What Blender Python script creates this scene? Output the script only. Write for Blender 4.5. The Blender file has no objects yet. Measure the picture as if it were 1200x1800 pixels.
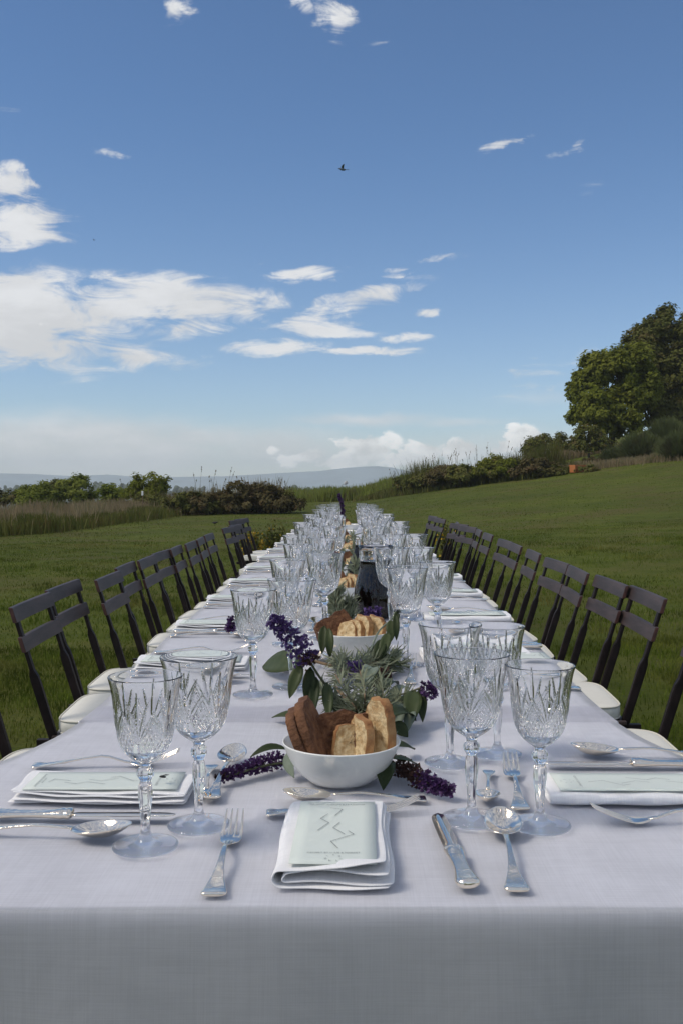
import bpy, bmesh, math, random
import numpy as np
from mathutils import Vector, Matrix
random.seed(7); RNG = np.random.default_rng(11)
R = math.radians; PI = math.pi
scene = bpy.context.scene
COL = scene.collection

# ------------------------------------------------------------------ camera
EYE = 1.153                      # camera height above the lawn
FP = 1750.0                      # focal length in pixels of the 1200x1800 photograph
VX, VY = 612.0, 852.0            # where the straight-ahead direction meets the photograph
cd = bpy.data.cameras.new('camera'); cam = bpy.data.objects.new('camera', cd); COL.objects.link(cam)
cam.location = (0, 0, EYE); cam.rotation_euler = (R(90), 0, 0)
cd.sensor_fit = 'VERTICAL'; cd.sensor_height = 36; cd.sensor_width = 24; cd.lens = 36 * FP / 1800
cd.shift_x = -(VX - 600) / 1800; cd.shift_y = -(900 - VY) / 1800
cd.clip_start = 0.05; cd.clip_end = 20000
scene.camera = cam

# ------------------------------------------------------------------ sun, sky
SUN_EL, SUN_AZ = R(50), R(-106)   # azimuth from +Y towards +X: the sun stands left, a little ahead
sdir = Vector((math.sin(SUN_AZ) * math.cos(SUN_EL), math.cos(SUN_AZ) * math.cos(SUN_EL), math.sin(SUN_EL)))
sl = bpy.data.lights.new('sun', 'SUN'); sun = bpy.data.objects.new('sun', sl); COL.objects.link(sun)
sl.energy = 2.25; sl.angle = R(18); sl.color = (1.0, 0.91, 0.78)
sun.rotation_euler = sdir.to_track_quat('Z', 'Y').to_euler()
scene.view_settings.view_transform = 'Standard'; scene.view_settings.look = 'None'
scene.view_settings.exposure = 0.0; scene.view_settings.gamma = 1.0
SKY_STRENGTH = 0.118
CLOUD = 7.0

def nd(nt, typ, **kw):
    n = nt.nodes.new(typ)
    for k, v in kw.items():
        if k == 'inp':
            for i, x in v.items(): n.inputs[i].default_value = x
        else: setattr(n, k, v)
    return n

def build_world():
    w = bpy.data.worlds.new('World'); scene.world = w; w.use_nodes = True
    nt = w.node_tree; nt.nodes.clear(); L = nt.links.new
    out = nd(nt, 'ShaderNodeOutputWorld'); bg = nd(nt, 'ShaderNodeBackground'); bg.inputs[1].default_value = SKY_STRENGTH
    sky = nd(nt, 'ShaderNodeTexSky', sky_type='NISHITA', sun_disc=False)
    sky.sun_elevation = SUN_EL; sky.sun_rotation = SUN_AZ; sky.altitude = 1200
    sky.air_density = 1.0; sky.dust_density = 0.15; sky.ozone_density = 4.6
    tc = nd(nt, 'ShaderNodeTexCoord'); sp = nd(nt, 'ShaderNodeSeparateXYZ'); L(tc.outputs['Generated'], sp.inputs[0])
    az = nd(nt, 'ShaderNodeMath', operation='ARCTAN2'); L(sp.outputs[0], az.inputs[0]); L(sp.outputs[1], az.inputs[1])
    el = nd(nt, 'ShaderNodeMath', operation='ARCSINE'); L(sp.outputs[2], el.inputs[0])
    ae = nd(nt, 'ShaderNodeCombineXYZ'); L(az.outputs[0], ae.inputs[0]); L(el.outputs[0], ae.inputs[1])
    def mth(op, a, b=None, c=None, clamp=False):
        n = nd(nt, 'ShaderNodeMath', operation=op, use_clamp=clamp)
        for i, x in enumerate((a, b, c)):
            if x is None: continue
            if isinstance(x, (int, float)): n.inputs[i].default_value = x
            else: L(x, n.inputs[i])
        return n.outputs[0]
    def mrange(x, a, b, c=0.0, d=1.0, smooth=True):
        n = nd(nt, 'ShaderNodeMapRange', interpolation_type='SMOOTHSTEP' if smooth else 'LINEAR')
        L(x, n.inputs[0])
        for i, v in enumerate((a, b, c, d)): n.inputs[i + 1].default_value = v
        return n.outputs[0]
    # ragged edges: bend the direction a little before it meets the cloud shapes
    tf = mrange(el.outputs[0], .05, .38); tn = nd(nt, 'ShaderNodeMix', data_type='RGBA', blend_type='MULTIPLY'); L(tf, tn.inputs[0]); L(sky.outputs[0], tn.inputs[6]); tn.inputs[7].default_value = (.78, .93, 1.02, 1); skyc = tn.outputs[2]
    def noise(scale, detail, rough, stretch, off=(0, 0, 0), dist=0.0):
        m = nd(nt, 'ShaderNodeMapping'); L(ae.outputs[0], m.inputs[0])
        m.inputs['Scale'].default_value = stretch; m.inputs['Location'].default_value = off
        n = nd(nt, 'ShaderNodeTexNoise', noise_dimensions='2D'); L(m.outputs[0], n.inputs['Vector'])
        n.inputs['Scale'].default_value = scale; n.inputs['Detail'].default_value = detail
        n.inputs['Roughness'].default_value = rough; n.inputs['Distortion'].default_value = dist
        return n
    n1 = noise(7, 7, 0.62, (1, 2.6, 1), (3.1, 0.7, 0), 0.15)
    n2 = noise(26, 6, 0.6, (1, 1.6, 1), (1.2, 5.0, 0), 0.2)
    wv = nd(nt, 'ShaderNodeVectorMath', operation='SUBTRACT'); L(n2.outputs['Color'], wv.inputs[0]); wv.inputs[1].default_value = (.5, .5, .5)
    ws = nd(nt, 'ShaderNodeVectorMath', operation='MULTIPLY'); L(wv.outputs[0], ws.inputs[0]); ws.inputs[1].default_value = (.05, .012, 0)
    wp = nd(nt, 'ShaderNodeVectorMath', operation='ADD'); L(ae.outputs[0], wp.inputs[0]); L(ws.outputs[0], wp.inputs[1])
    n1f, n2f = n1.outputs['Fac'], n2.outputs['Fac']
    # clouds: (px, py, half width, half height in photograph pixels, tilt, weight)
    def cloud_set(items):
        acc = None
        for (px, py, rx, ry, tilt, wgt) in items:
            x, z = (px - VX) / FP, (VY - py) / FP
            a, e = math.atan2(x, 1), math.asin(z / math.sqrt(1 + x * x + z * z))
            c2 = math.cos(a)
            m = nd(nt, 'ShaderNodeMapping', vector_type='TEXTURE'); L(wp.outputs[0], m.inputs[0])
            m.inputs['Location'].default_value = (a, e, 0); m.inputs['Rotation'].default_value = (0, 0, R(tilt))
            m.inputs['Scale'].default_value = (rx / FP * c2 * c2, ry / FP * math.cos(e), 1)
            ln = nd(nt, 'ShaderNodeVectorMath', operation='LENGTH'); L(m.outputs[0], ln.inputs[0])
            v = mrange(ln.outputs['Value'], 1.25, 0.0, 0.0, wgt)
            acc = v if acc is None else mth('MAXIMUM', acc, v)
        return acc
    soft = cloud_set([
        (10, 540, 200, 84, 0, 1.5), (50, 595, 210, 74, 0, 1.3), (310, 524, 185, 44, -2, 1.5), (205, 537, 140, 46, 0, 1.3), (110, 565, 170, 66, 0, 1.2), (420, 545, 62, 26, -18, .85),
        (325, 582, 95, 24, 8, .85), (570, 548, 85, 24, 18, .8), (650, 522, 130, 24, 12, 1.0), (570, 579, 110, 15, 0, .95), (720, 594, 62, 11, 0, .95),
        (480, 611, 110, 17, 2, 1.0), (650, 618, 95, 11, 0, .9), (260, 625, 120, 30, 0, .9), (50, 395, 92, 46, 10, 1.25), (20, 330, 52, 40, 0, 1.1),
        (15, 292, 34, 16, 0, .8), (1005, 258, 50, 13, 15, .95), (885, 250, 52, 11, 14, .85), (590, 28, 50, 38, -40, .95), (535, 5, 36, 20, 0, .8),
        (316, 18, 28, 34, -70, .9), (190, 272, 36, 9, 0, .6), (535, 482, 66, 18, 8, .75), (690, 478, 44, 12, 20, .75), (457, 466, 32, 10, 0, .6),
        (770, 456, 50, 9, 8, .62), (755, 551, 38, 10, 0, .6), (660, 77, 30, 12, 0, .30), (1030, 335, 40, 16, 15, .26), (20, 190, 40, 14, 10, .45),
        (120, 620, 170, 40, 0, .6), (960, 640, 130, 26, 8, .34), (25, 740, 40, 7, 0, .6), (920, 690, 100, 16, 8, .3)])
    low = cloud_set([
        (150, 790, 380, 74, 0, 1.1), (330, 772, 230, 36, 0, .8), (900, 800, 300, 60, 0, .6), (480, 790, 200, 60, 0, .78), (20, 800, 160, 60, 0, .8), (640, 738, 170, 18, 0, .62), (800, 742, 150, 12, 0, .45), (950, 700, 120, 18, 0, .3)])
    puff = cloud_set([
        (640, 790, 74, 40, 0, 1.0), (690, 775, 40, 22, 0, .8), (730, 800, 80, 34, 10, .9), (800, 790, 52, 34, 0, .95), (540, 800, 70, 28, 0, .75),
        (917, 770, 48, 36, 0, 1.05), (880, 785, 45, 24, 0, .9), (480, 792, 24, 14, 0, .7), (600, 812, 130, 22, 0, .8), (980, 790, 60, 30, 0, .8)])
    n3 = noise(14, 8, .66, (1, 3.4, 1), (7.7, 2.2, 0), 0.6)
    rag = mth('ADD', mth('MULTIPLY', mth('SUBTRACT', n1f, .5), 1.2), mth('MULTIPLY', mth('SUBTRACT', n3.outputs['Fac'], .5), 3.0))
    d_soft = mth('MULTIPLY', mrange(mth('ADD', soft, rag), .10, 1.10, 0, .97), mrange(soft, .02, .30))
    d_low = mth('MULTIPLY', mrange(low, .0, .9), mrange(n1f, .25, .7, .72, .97))
    d_puff = mrange(mth('ADD', puff, mth('MULTIPLY', mth('SUBTRACT', n2f, .5), 1.3)), .36, .62, 0, .85)
    # fair-weather clouds go on unseen beyond the frame, cover raised for whiter fill light
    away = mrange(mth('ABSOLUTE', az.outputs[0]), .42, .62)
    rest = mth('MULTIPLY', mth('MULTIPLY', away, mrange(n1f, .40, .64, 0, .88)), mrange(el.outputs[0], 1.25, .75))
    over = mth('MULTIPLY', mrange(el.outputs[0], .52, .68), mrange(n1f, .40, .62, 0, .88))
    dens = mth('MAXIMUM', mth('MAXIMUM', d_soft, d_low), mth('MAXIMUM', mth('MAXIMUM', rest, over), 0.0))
    up = mrange(el.outputs[0], -.02, .005)
    dens = mth('MULTIPLY', dens, up); d_puff = mth('MULTIPLY', d_puff, up)
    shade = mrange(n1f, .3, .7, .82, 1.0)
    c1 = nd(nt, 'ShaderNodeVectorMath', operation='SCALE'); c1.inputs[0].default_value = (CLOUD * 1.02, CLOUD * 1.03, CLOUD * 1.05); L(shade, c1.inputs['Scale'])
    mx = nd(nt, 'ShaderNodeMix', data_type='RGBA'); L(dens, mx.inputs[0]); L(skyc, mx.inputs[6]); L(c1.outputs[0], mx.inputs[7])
    shade2 = mrange(n2f, .3, .65, .70, 1.12)
    c2 = nd(nt, 'ShaderNodeVectorMath', operation='SCALE'); c2.inputs[0].default_value = (CLOUD * 1.36, CLOUD * 1.33, CLOUD * 1.30); L(shade2, c2.inputs['Scale'])
    mx2 = nd(nt, 'ShaderNodeMix', data_type='RGBA'); L(d_puff, mx2.inputs[0]); L(mx.outputs[2], mx2.inputs[6]); L(c2.outputs[0], mx2.inputs[7])
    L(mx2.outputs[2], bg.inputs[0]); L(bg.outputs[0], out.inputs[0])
    w.cycles.sampling_method = 'MANUAL'; w.cycles.sample_map_resolution = 512
build_world()

cy = scene.cycles
cy.max_bounces = 14; cy.diffuse_bounces = 5; cy.glossy_bounces = 6; cy.transmission_bounces = 14; cy.transparent_max_bounces = 16; cy.volume_bounces = 2
cy.caustics_refractive = True; cy.caustics_reflective = False; cy.blur_glossy = 0.0
cy.sample_clamp_indirect = 26.0; cy.sample_clamp_direct = 0
cy.use_denoising = True

# ------------------------------------------------------------------ helpers
def tag(o, label=None, cat=None, group=None, kind=None):
    if label: o['label'] = label
    if cat: o['category'] = cat
    if group: o['group'] = group
    if kind: o['kind'] = kind
    return o

def thing(name, label, cat, loc=(0, 0, 0), rz=0.0, group=None):
    o = bpy.data.objects.new(name, None); COL.objects.link(o); o.empty_display_size = .02
    o.location = loc; o.rotation_euler = (0, 0, rz)
    return tag(o, label, cat, group)

def link(name, me, mat=None, parent=None):
    o = bpy.data.objects.new(name, me); COL.objects.link(o)
    if mat is not None and not me.materials:
        for m in (mat if isinstance(mat, (list, tuple)) else [mat]): me.materials.append(m)
    if parent: o.parent = parent
    return o

def mesh(name, V, F, smooth=True, mi=None):
    me = bpy.data.meshes.new(name); me.from_pydata([tuple(v) for v in V], [], [tuple(f) for f in F])
    me.polygons.foreach_set('use_smooth', [smooth] * len(me.polygons))
    if mi is not None: me.polygons.foreach_set('material_index', mi)
    me.update(); return me

def npmesh(name, V, F, smooth=False):
    """V (n,3) and F (m,k), all faces with k corners"""
    me = bpy.data.meshes.new(name); n, (m, k) = len(V), F.shape
    me.vertices.add(n); me.vertices.foreach_set('co', np.ascontiguousarray(V, np.float32).ravel())
    me.loops.add(m * k); me.loops.foreach_set('vertex_index', np.ascontiguousarray(F, np.int32).ravel())
    me.polygons.add(m); me.polygons.foreach_set('loop_start', np.arange(0, m * k, k, dtype=np.int32))
    me.polygons.foreach_set('use_smooth', np.full(m, smooth)); me.update(calc_edges=True); me.validate(); return me

def grid_faces(nr, nc, closed=False):
    f = []
    for i in range(nr - 1):
        for j in range(nc if closed else nc - 1):
            k = (j + 1) % nc
            f.append((i * nc + j, i * nc + k, (i + 1) * nc + k, (i + 1) * nc + j))
    return f

def lathe(prof, seg, rf=None):
    """prof: list of (r,z), bottom to top outside, counter-clockwise seen from outside; rf(theta, i, r) changes r"""
    V = []
    for i, (r, z) in enumerate(prof):
        for j in range(seg):
            t = 2 * PI * j / seg; q = r if rf is None else rf(t, i, r)
            V.append((q * math.cos(t), q * math.sin(t), z))
    return V, grid_faces(len(prof), seg, True)

def loft(rings, cap=True):
    V = [p for r in rings for p in r]; n = len(rings[0]); F = grid_faces(len(rings), n, True)
    if cap:
        F.append(tuple(range(n))[::-1]); F.append(tuple((len(rings) - 1) * n + j for j in range(n)))
    return V, F

def tube(pts, rad, seg=8, cap=True):
    """round tube through pts; rad one number or a list"""
    P_ = [Vector(p) for p in pts]; rings = []; up = Vector((0, 0, 1)); prev = None
    for i, p in enumerate(P_):
        d = (P_[min(i + 1, len(P_) - 1)] - P_[max(i - 1, 0)]).normalized()
        a = d.cross(up) if prev is None else prev - d * prev.dot(d)
        if a.length < 1e-4: a = d.cross(Vector((1, 0, 0)))
        a.normalize(); prev = a; b = d.cross(a)
        r = rad[i] if isinstance(rad, (list, tuple)) else rad
        rings.append([p + a * (r * math.cos(2 * PI * j / seg)) + b * (r * math.sin(2 * PI * j / seg)) for j in range(seg)])
    return loft(rings, cap)

def boxg(x0, x1, y0, y1, z0, z1):
    V = [(x, y, z) for z in (z0, z1) for y in (y0, y1) for x in (x0, x1)]
    return V, [(0, 2, 3, 1), (4, 5, 7, 6), (0, 1, 5, 4), (2, 6, 7, 3), (0, 4, 6, 2), (1, 3, 7, 5)]

def join(*parts):
    V, F = [], []
    for v, f in parts:
        k = len(V); V += list(v); F += [tuple(i + k for i in q) for q in f]
    return V, F

def baked(V, F, smooth=True, name='m', solid=0.0, sub=0, bevel=0.0, offset=0.0):
    """a mesh after solidify / bevel / subdivision"""
    me = mesh(name, V, F, smooth); o = bpy.data.objects.new('tmp', me); COL.objects.link(o)
    if solid: m = o.modifiers.new('s', 'SOLIDIFY'); m.thickness = solid; m.offset = offset
    if bevel: m = o.modifiers.new('b', 'BEVEL'); m.width = bevel; m.segments = 2
    if sub: m = o.modifiers.new('u', 'SUBSURF'); m.levels = sub; m.render_levels = sub
    dg = bpy.context.evaluated_depsgraph_get(); dg.update()
    res = bpy.data.meshes.new_from_object(o.evaluated_get(dg), depsgraph=dg)
    bpy.data.objects.remove(o); bpy.data.meshes.remove(me)
    res.polygons.foreach_set('use_smooth', [smooth] * len(res.polygons)); res.name = name
    return res

def kids(o): return [c for c in o.children]
def dup(o, parent=None):
    c = o.copy(); COL.objects.link(c)
    for k in ('label', 'group'):
        if parent is None and k in c: del c[k]
    if parent: c.parent = parent
    for ch in kids(o): dup(ch, c)
    return c

ORD = ['first', 'second', 'third', 'fourth', 'fifth', 'sixth', 'seventh', 'eighth', 'ninth', 'tenth', 'eleventh', 'twelfth', 'thirteenth', 'fourteenth', 'fifteenth', 'sixteenth', 'seventeenth', 'eighteenth']

TZK = ([0, 1.40, 1.63, 1.9, 2.3, 3.0, 30], [.403, .403, .387, .374, .357, .3555, .3555])
def tz(y): return EYE - float(np.interp(y, *TZK))
def P(px, py, up=0.0):
    """point on the table top seen at a pixel of the photograph (up: height above the cloth)"""
    y = 1.3
    for _ in range(40): y = .5 * y + .5 * (EYE - tz(y) - up) * FP / (py - VY)
    return ((px - VX) * y / FP, y, tz(y) + up)
def W(px, py, y): return ((px - VX) * y / FP, y, EYE - (py - VY) * y / FP)

# ------------------------------------------------------------------ materials
def new_mat(name):
    m = bpy.data.materials.new(name); m.use_nodes = True; nt = m.node_tree
    return m, nt, nt.nodes['Principled BSDF'], nt.links.new

def mat(name, col, rough=.6, metal=0.0, var=None, vscale=20.0, bump=0.0, bscale=80.0, coord='Object', spec=.5, trans=0.0, sheen=0.0, stretch=(1, 1, 1), detail=4.0, pos=(.35, .65)):
    m, nt, b, L = new_mat(name)
    b.inputs['Base Color'].default_value = (*col, 1); b.inputs['Roughness'].default_value = rough; b.inputs['Metallic'].default_value = metal
    b.inputs['Specular IOR Level'].default_value = spec
    if sheen: b.inputs['Sheen Weight'].default_value = sheen
    if coord == 'World': src = nd(nt, 'ShaderNodeNewGeometry').outputs['Position']
    else: src = nd(nt, 'ShaderNodeTexCoord').outputs[coord]
    mp = nd(nt, 'ShaderNodeMapping'); mp.inputs['Scale'].default_value = stretch; L(src, mp.inputs[0])
    if var is not None:
        n = nd(nt, 'ShaderNodeTexNoise', inp={'Scale': vscale, 'Detail': detail, 'Roughness': .6}); L(mp.outputs[0], n.inputs['Vector'])
        r = nd(nt, 'ShaderNodeValToRGB'); r.color_ramp.elements[0].position, r.color_ramp.elements[1].position = pos
        r.color_ramp.elements[0].color = (*col, 1); r.color_ramp.elements[1].color = (*var, 1)
        L(n.outputs['Fac'], r.inputs[0]); L(r.outputs[0], b.inputs['Base Color'])
    if bump:
        n2 = nd(nt, 'ShaderNodeTexNoise', inp={'Scale': bscale, 'Detail': 4.0}); L(mp.outputs[0], n2.inputs['Vector'])
        bp = nd(nt, 'ShaderNodeBump', inp={'Strength': 1.0, 'Distance': bump}); L(n2.outputs['Fac'], bp.inputs['Height']); L(bp.outputs[0], b.inputs['Normal'])
    if trans:
        t = nd(nt, 'ShaderNodeBsdfTranslucent'); ms = nd(nt, 'ShaderNodeMixShader'); ms.inputs[0].default_value = trans
        out = nt.nodes['Material Output']; L(b.outputs[0], ms.inputs[1]); L(t.outputs[0], ms.inputs[2]); L(ms.outputs[0], out.inputs[0])
        if var is not None: L(r.outputs[0], t.inputs[0])
        else: t.inputs[0].default_value = (*col, 1)
    return m

def linen(name, col, k=1.0, thin=0.0):
    """woven cloth: two crossed sets of uneven threads"""
    m, nt, b, L = new_mat(name)
    b.inputs['Roughness'].default_value = .85; b.inputs['Specular IOR Level'].default_value = .15; b.inputs['Sheen Weight'].default_value = .1
    tc = nd(nt, 'ShaderNodeTexCoord'); hs = []; sl = []
    for st in ((900, 14, 14), (14, 900, 14), (14, 14, 900)):
        mp = nd(nt, 'ShaderNodeMapping'); mp.inputs['Scale'].default_value = st; L(tc.outputs['Object'], mp.inputs[0])
        n = nd(nt, 'ShaderNodeTexNoise', inp={'Scale': 1.0, 'Detail': 3.0, 'Roughness': .7}); L(mp.outputs[0], n.inputs['Vector']); hs.append(n.outputs['Fac'])
        mp2 = nd(nt, 'ShaderNodeMapping'); mp2.inputs['Scale'].default_value = [x / 1.3 if x > 100 else x for x in st]; L(tc.outputs['Object'], mp2.inputs[0])
        n2 = nd(nt, 'ShaderNodeTexNoise', inp={'Scale': 1.0, 'Detail': 2.0}); L(mp2.outputs[0], n2.inputs['Vector']); sl.append(n2.outputs['Fac'])
    def add3(a):
        x = nd(nt, 'ShaderNodeMath', operation='ADD'); L(a[0], x.inputs[0]); L(a[1], x.inputs[1])
        y = nd(nt, 'ShaderNodeMath', operation='ADD'); L(x.outputs[0], y.inputs[0]); L(a[2], y.inputs[1]); return y.outputs[0]
    wk = nd(nt, 'ShaderNodeMapping'); wk.inputs['Scale'].default_value = (70, 70, 1.2); L(tc.outputs['Object'], wk.inputs[0])
    wn = nd(nt, 'ShaderNodeTexNoise', inp={'Scale': 1.0, 'Detail': 3.0}); L(wk.outputs[0], wn.inputs['Vector'])
    wm = nd(nt, 'ShaderNodeMath', operation='MULTIPLY'); L(wn.outputs['Fac'], wm.inputs[0]); wm.inputs[1].default_value = .55
    s0 = add3(sl); h = add3(hs); sa = nd(nt, 'ShaderNodeMath', operation='ADD'); L(s0, sa.inputs[0]); L(wm.outputs[0], sa.inputs[1]); s = sa.outputs[0]
    mr = nd(nt, 'ShaderNodeMapRange', inp={1: 1.45, 2: 2.1, 3: .93, 4: 1.03}); L(s, mr.inputs[0])
    sc = nd(nt, 'ShaderNodeVectorMath', operation='SCALE'); sc.inputs[0].default_value = col; L(mr.outputs[0], sc.inputs['Scale']); L(sc.outputs[0], b.inputs['Base Color'])
    big = nd(nt, 'ShaderNodeTexNoise', inp={'Scale': 14.0, 'Detail': 3.0}); L(tc.outputs['Object'], big.inputs['Vector'])
    b1 = nd(nt, 'ShaderNodeBump', inp={'Strength': 1.0, 'Distance': .0012 * k}); L(big.outputs['Fac'], b1.inputs['Height'])
    b2 = nd(nt, 'ShaderNodeBump', inp={'Strength': .6, 'Distance': .0004}); L(h, b2.inputs['Height']); L(b1.outputs[0], b2.inputs['Normal']); L(b2.outputs[0], b.inputs['Normal'])
    if thin:      # light passes through the single hanging layer
        t = nd(nt, 'ShaderNodeBsdfTranslucent'); L(sc.outputs[0], t.inputs[0]); ms = nd(nt, 'ShaderNodeMixShader'); ms.inputs[0].default_value = thin
        L(b.outputs[0], ms.inputs[1]); L(t.outputs[0], ms.inputs[2]); L(ms.outputs[0], nt.nodes['Material Output'].inputs[0])
    return m

M = {}
M['cloth'] = linen('linen_cloth', (.80, .80, .84), 1.0, .66); M['napkin'] = linen('linen_napkin', (.85, .835, .83), 1.6)
M['cushion'] = mat('cream_cotton', (.74, .72, .65), .8, var=(.69, .67, .60), vscale=9, bump=.0012, bscale=30, spec=.2)
M['piping'] = mat('cream_piping', (.68, .65, .56), .8)
M['chair'] = mat('dark_brown_paint', (.010, .008, .008), .5, var=(.022, .015, .015), vscale=14, bump=.0006, bscale=60, stretch=(1, .25, 1), spec=.15)
M['slat'] = mat('worn_dark_slat', (.036, .026, .024), .5, var=(.080, .054, .050), vscale=16, bump=.0006, bscale=80, stretch=(2, .3, 2), spec=.35, pos=(.42, .72))
M['chair_end'] = mat('bare_red_wood', (.085, .030, .022), .6, var=(.05, .02, .016), vscale=60)
M['wood'] = mat('table_wood', (.16, .10, .06), .6, var=(.22, .14, .08), vscale=12)
M['silver'] = mat('silver_plate', (1.0, .90, .77), .10, metal=1.0, bump=.00016, bscale=90)
M['silver_worn'] = mat('silver_handle', (.98, .88, .745), .12, metal=1.0, bump=.0007, bscale=150)
M['card'] = mat('pale_green_card', (.66, .705, .645), .6, var=(.645, .69, .63), vscale=30)
M['ink'] = mat('grey_ink', (.16, .18, .175), .7)
M['china'] = mat('white_china', (.85, .84, .79), .28, var=(.83, .82, .77), vscale=8)
M['crust'] = mat('pale_crust', (.48, .27, .11), .8, var=(.26, .105, .035), vscale=38, bump=.0025, bscale=160)
M['crumb'] = mat('pale_crumb', (.70, .54, .31), .9, var=(.46, .29, .13), vscale=75, bump=.0045, bscale=130, pos=(.42, .62))
M['crust_dark'] = mat('dark_crust', (.20, .085, .034), .8, var=(.075, .028, .012), vscale=42, bump=.0040, bscale=180)
M['crumb_dark'] = mat('dark_crumb', (.25, .115, .05), .9, var=(.10, .038, .016), vscale=70, bump=.0045, bscale=140)
M['stem'] = mat('dry_stem', (.23, .155, .085), .8, var=(.14, .09, .05), vscale=60)
M['green_stem'] = mat('green_stem', (.07, .075, .035), .7)
M['leaf'] = mat('bay_leaf', (.050, .070, .024), .5, var=(.072, .090, .034), vscale=40, trans=.15, spec=.25)
M['leaf_dark'] = mat('dark_leaf', (.028, .042, .014), .5, var=(.042, .056, .02), vscale=40, trans=.1, spec=.2)
M['leaf_pale'] = mat('pale_leaf', (.22, .26, .20), .7, var=(.16, .20, .14), vscale=50, trans=.15)
M['silver_leaf'] = mat('silver_foliage', (.24, .26, .165), .8, var=(.135, .155, .09), vscale=60, trans=.1)
M['purple'] = mat('purple_floret', (.145, .085, .27), .7, var=(.07, .035, .13), vscale=160, trans=.15)
M['purple_dark'] = mat('dark_purple_floret', (.140, .058, .20), .7, var=(.055, .022, .075), vscale=140, trans=.1)
M['spent'] = mat('spent_floret', (.105, .045, .03), .8, var=(.05, .022, .018), vscale=150)
M['wine'] = mat('dark_wine', (.008, .0015, .002), .25, spec=.05)
M['black'] = mat('dark_feather', (.012, .011, .011), .7)
M['bird'] = mat('bird_grey', (.12, .15, .20), .9)
M['white'] = mat('white_paint', (.84, .84, .82), .6)
M['orange'] = mat('orange_plastic', (.50, .17, .05), .6, var=(.42, .15, .05), vscale=6)
M['yellow'] = mat('yellow_flower', (.55, .33, .012), .6, trans=.2)
M['bark'] = mat('bark', (.075, .058, .044), .9, var=(.12, .10, .08), vscale=8, bump=.02, bscale=14)

def glass_mat(name, tr=.0, tint=(1, 1, 1)):
    m, nt, b, L = new_mat(name); nt.nodes.remove(b)
    out = nt.nodes['Material Output']; g = nd(nt, 'ShaderNodeBsdfGlass'); g.inputs['IOR'].default_value = 1.5; g.inputs['Roughness'].default_value = 0.0
    g.inputs['Color'].default_value = (*tint, 1)
    t = nd(nt, 'ShaderNodeBsdfTransparent'); ms = nd(nt, 'ShaderNodeMixShader'); ms.inputs[0].default_value = tr
    L(g.outputs[0], ms.inputs[1]); L(t.outputs[0], ms.inputs[2]); L(ms.outputs[0], out.inputs[0]); return m
M['crystal'] = glass_mat('cut_crystal', .0); M['crystal_foot'] = glass_mat('crystal_foot', .18)
M['glass'] = glass_mat('clear_glass', .0)

# ------------------------------------------------------------------ ground
def vnoise(x, y, seed=0):
    """smooth value noise on arrays"""
    r = np.random.default_rng(seed).random((64, 64)); xi, yi = np.floor(x).astype(int), np.floor(y).astype(int)
    fx, fy = x - xi, y - yi; fx = fx * fx * (3 - 2 * fx); fy = fy * fy * (3 - 2 * fy)
    g = lambda a, b: r[a % 64, b % 64]
    return (g(xi, yi) * (1 - fx) + g(xi + 1, yi) * fx) * (1 - fy) + (g(xi, yi + 1) * (1 - fx) + g(xi + 1, yi + 1) * fx) * fy

def sstep(a, b, x):
    t = np.clip((x - a) / (b - a), 0, 1); return t * t * (3 - 2 * t)

def T(x, y):
    """height of the ground"""
    x = np.asarray(x, float); y = np.asarray(y, float)
    s = np.clip(y / 45, 0, 1.5)
    side = np.where(x > 0, .145 * np.minimum(x, 60), .02 * np.maximum(x, -40))
    z = s * (.06 + side) * (1 - sstep(110, 330, np.abs(x)))
    far = sstep(66, 240, y - np.clip(x, 0, 40) * 1.2)
    z = z * (1 - far) - far * (34 + 6 * (vnoise(x / 160 + 7, y / 160, 3) - .5))
    lefty = sstep(6, 40, -x - np.maximum(0, 34 - y) * .25) * sstep(20, 45, y)
    z = z - lefty * 3.0 * (1 - far)
    z = z + .05 * (vnoise(x / 2.2 + 5, y / 2.2, 5) - .5) * sstep(3, 9, np.hypot(x, y))
    # valley floor with rolling hills
    roll = sstep(300, 800, y)
    z = z + roll * (26 * (vnoise(x / 230 + 3, y / 330 + 2, 8) ** 1.5) + 10 * vnoise(x / 70, y / 90, 9))
    back = sstep(150, 900, np.hypot(np.minimum(y, 0), np.maximum(np.abs(x) - 300, 0)))
    return z - back * 16

def axis(dense, step, lim, grow):
    a = list(np.arange(-dense, dense + 1e-6, step)); d = step
    while a[-1] < lim: d *= grow; a.append(a[-1] + d)
    neg = [-v for v in a[::-1] if v > dense + 1e-6]
    return np.array(neg + a)
xs = axis(14, .5, 3300, 1.10)
ys = np.concatenate([-np.array([3300, 2500, 1800, 1300, 900, 600, 400, 250, 150, 90, 50, 30, 18, 10, 5.0]), np.arange(0, 40, .5), np.arange(40, 90, 1.5), np.arange(90, 300, 10), np.arange(300, 1500, 16), np.arange(1500, 3600, 100)])
gx, gy = np.meshgrid(xs, ys); gz = T(gx, gy)
V = np.stack([gx.ravel(), gy.ravel(), gz.ravel()], 1); nc = len(xs); nr = len(ys)
ii = (np.arange(nr - 1)[:, None] * nc + np.arange(nc - 1)[None, :]).ravel()
F = np.stack([ii, ii + 1, ii + nc + 1, ii + nc], 1)

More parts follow.
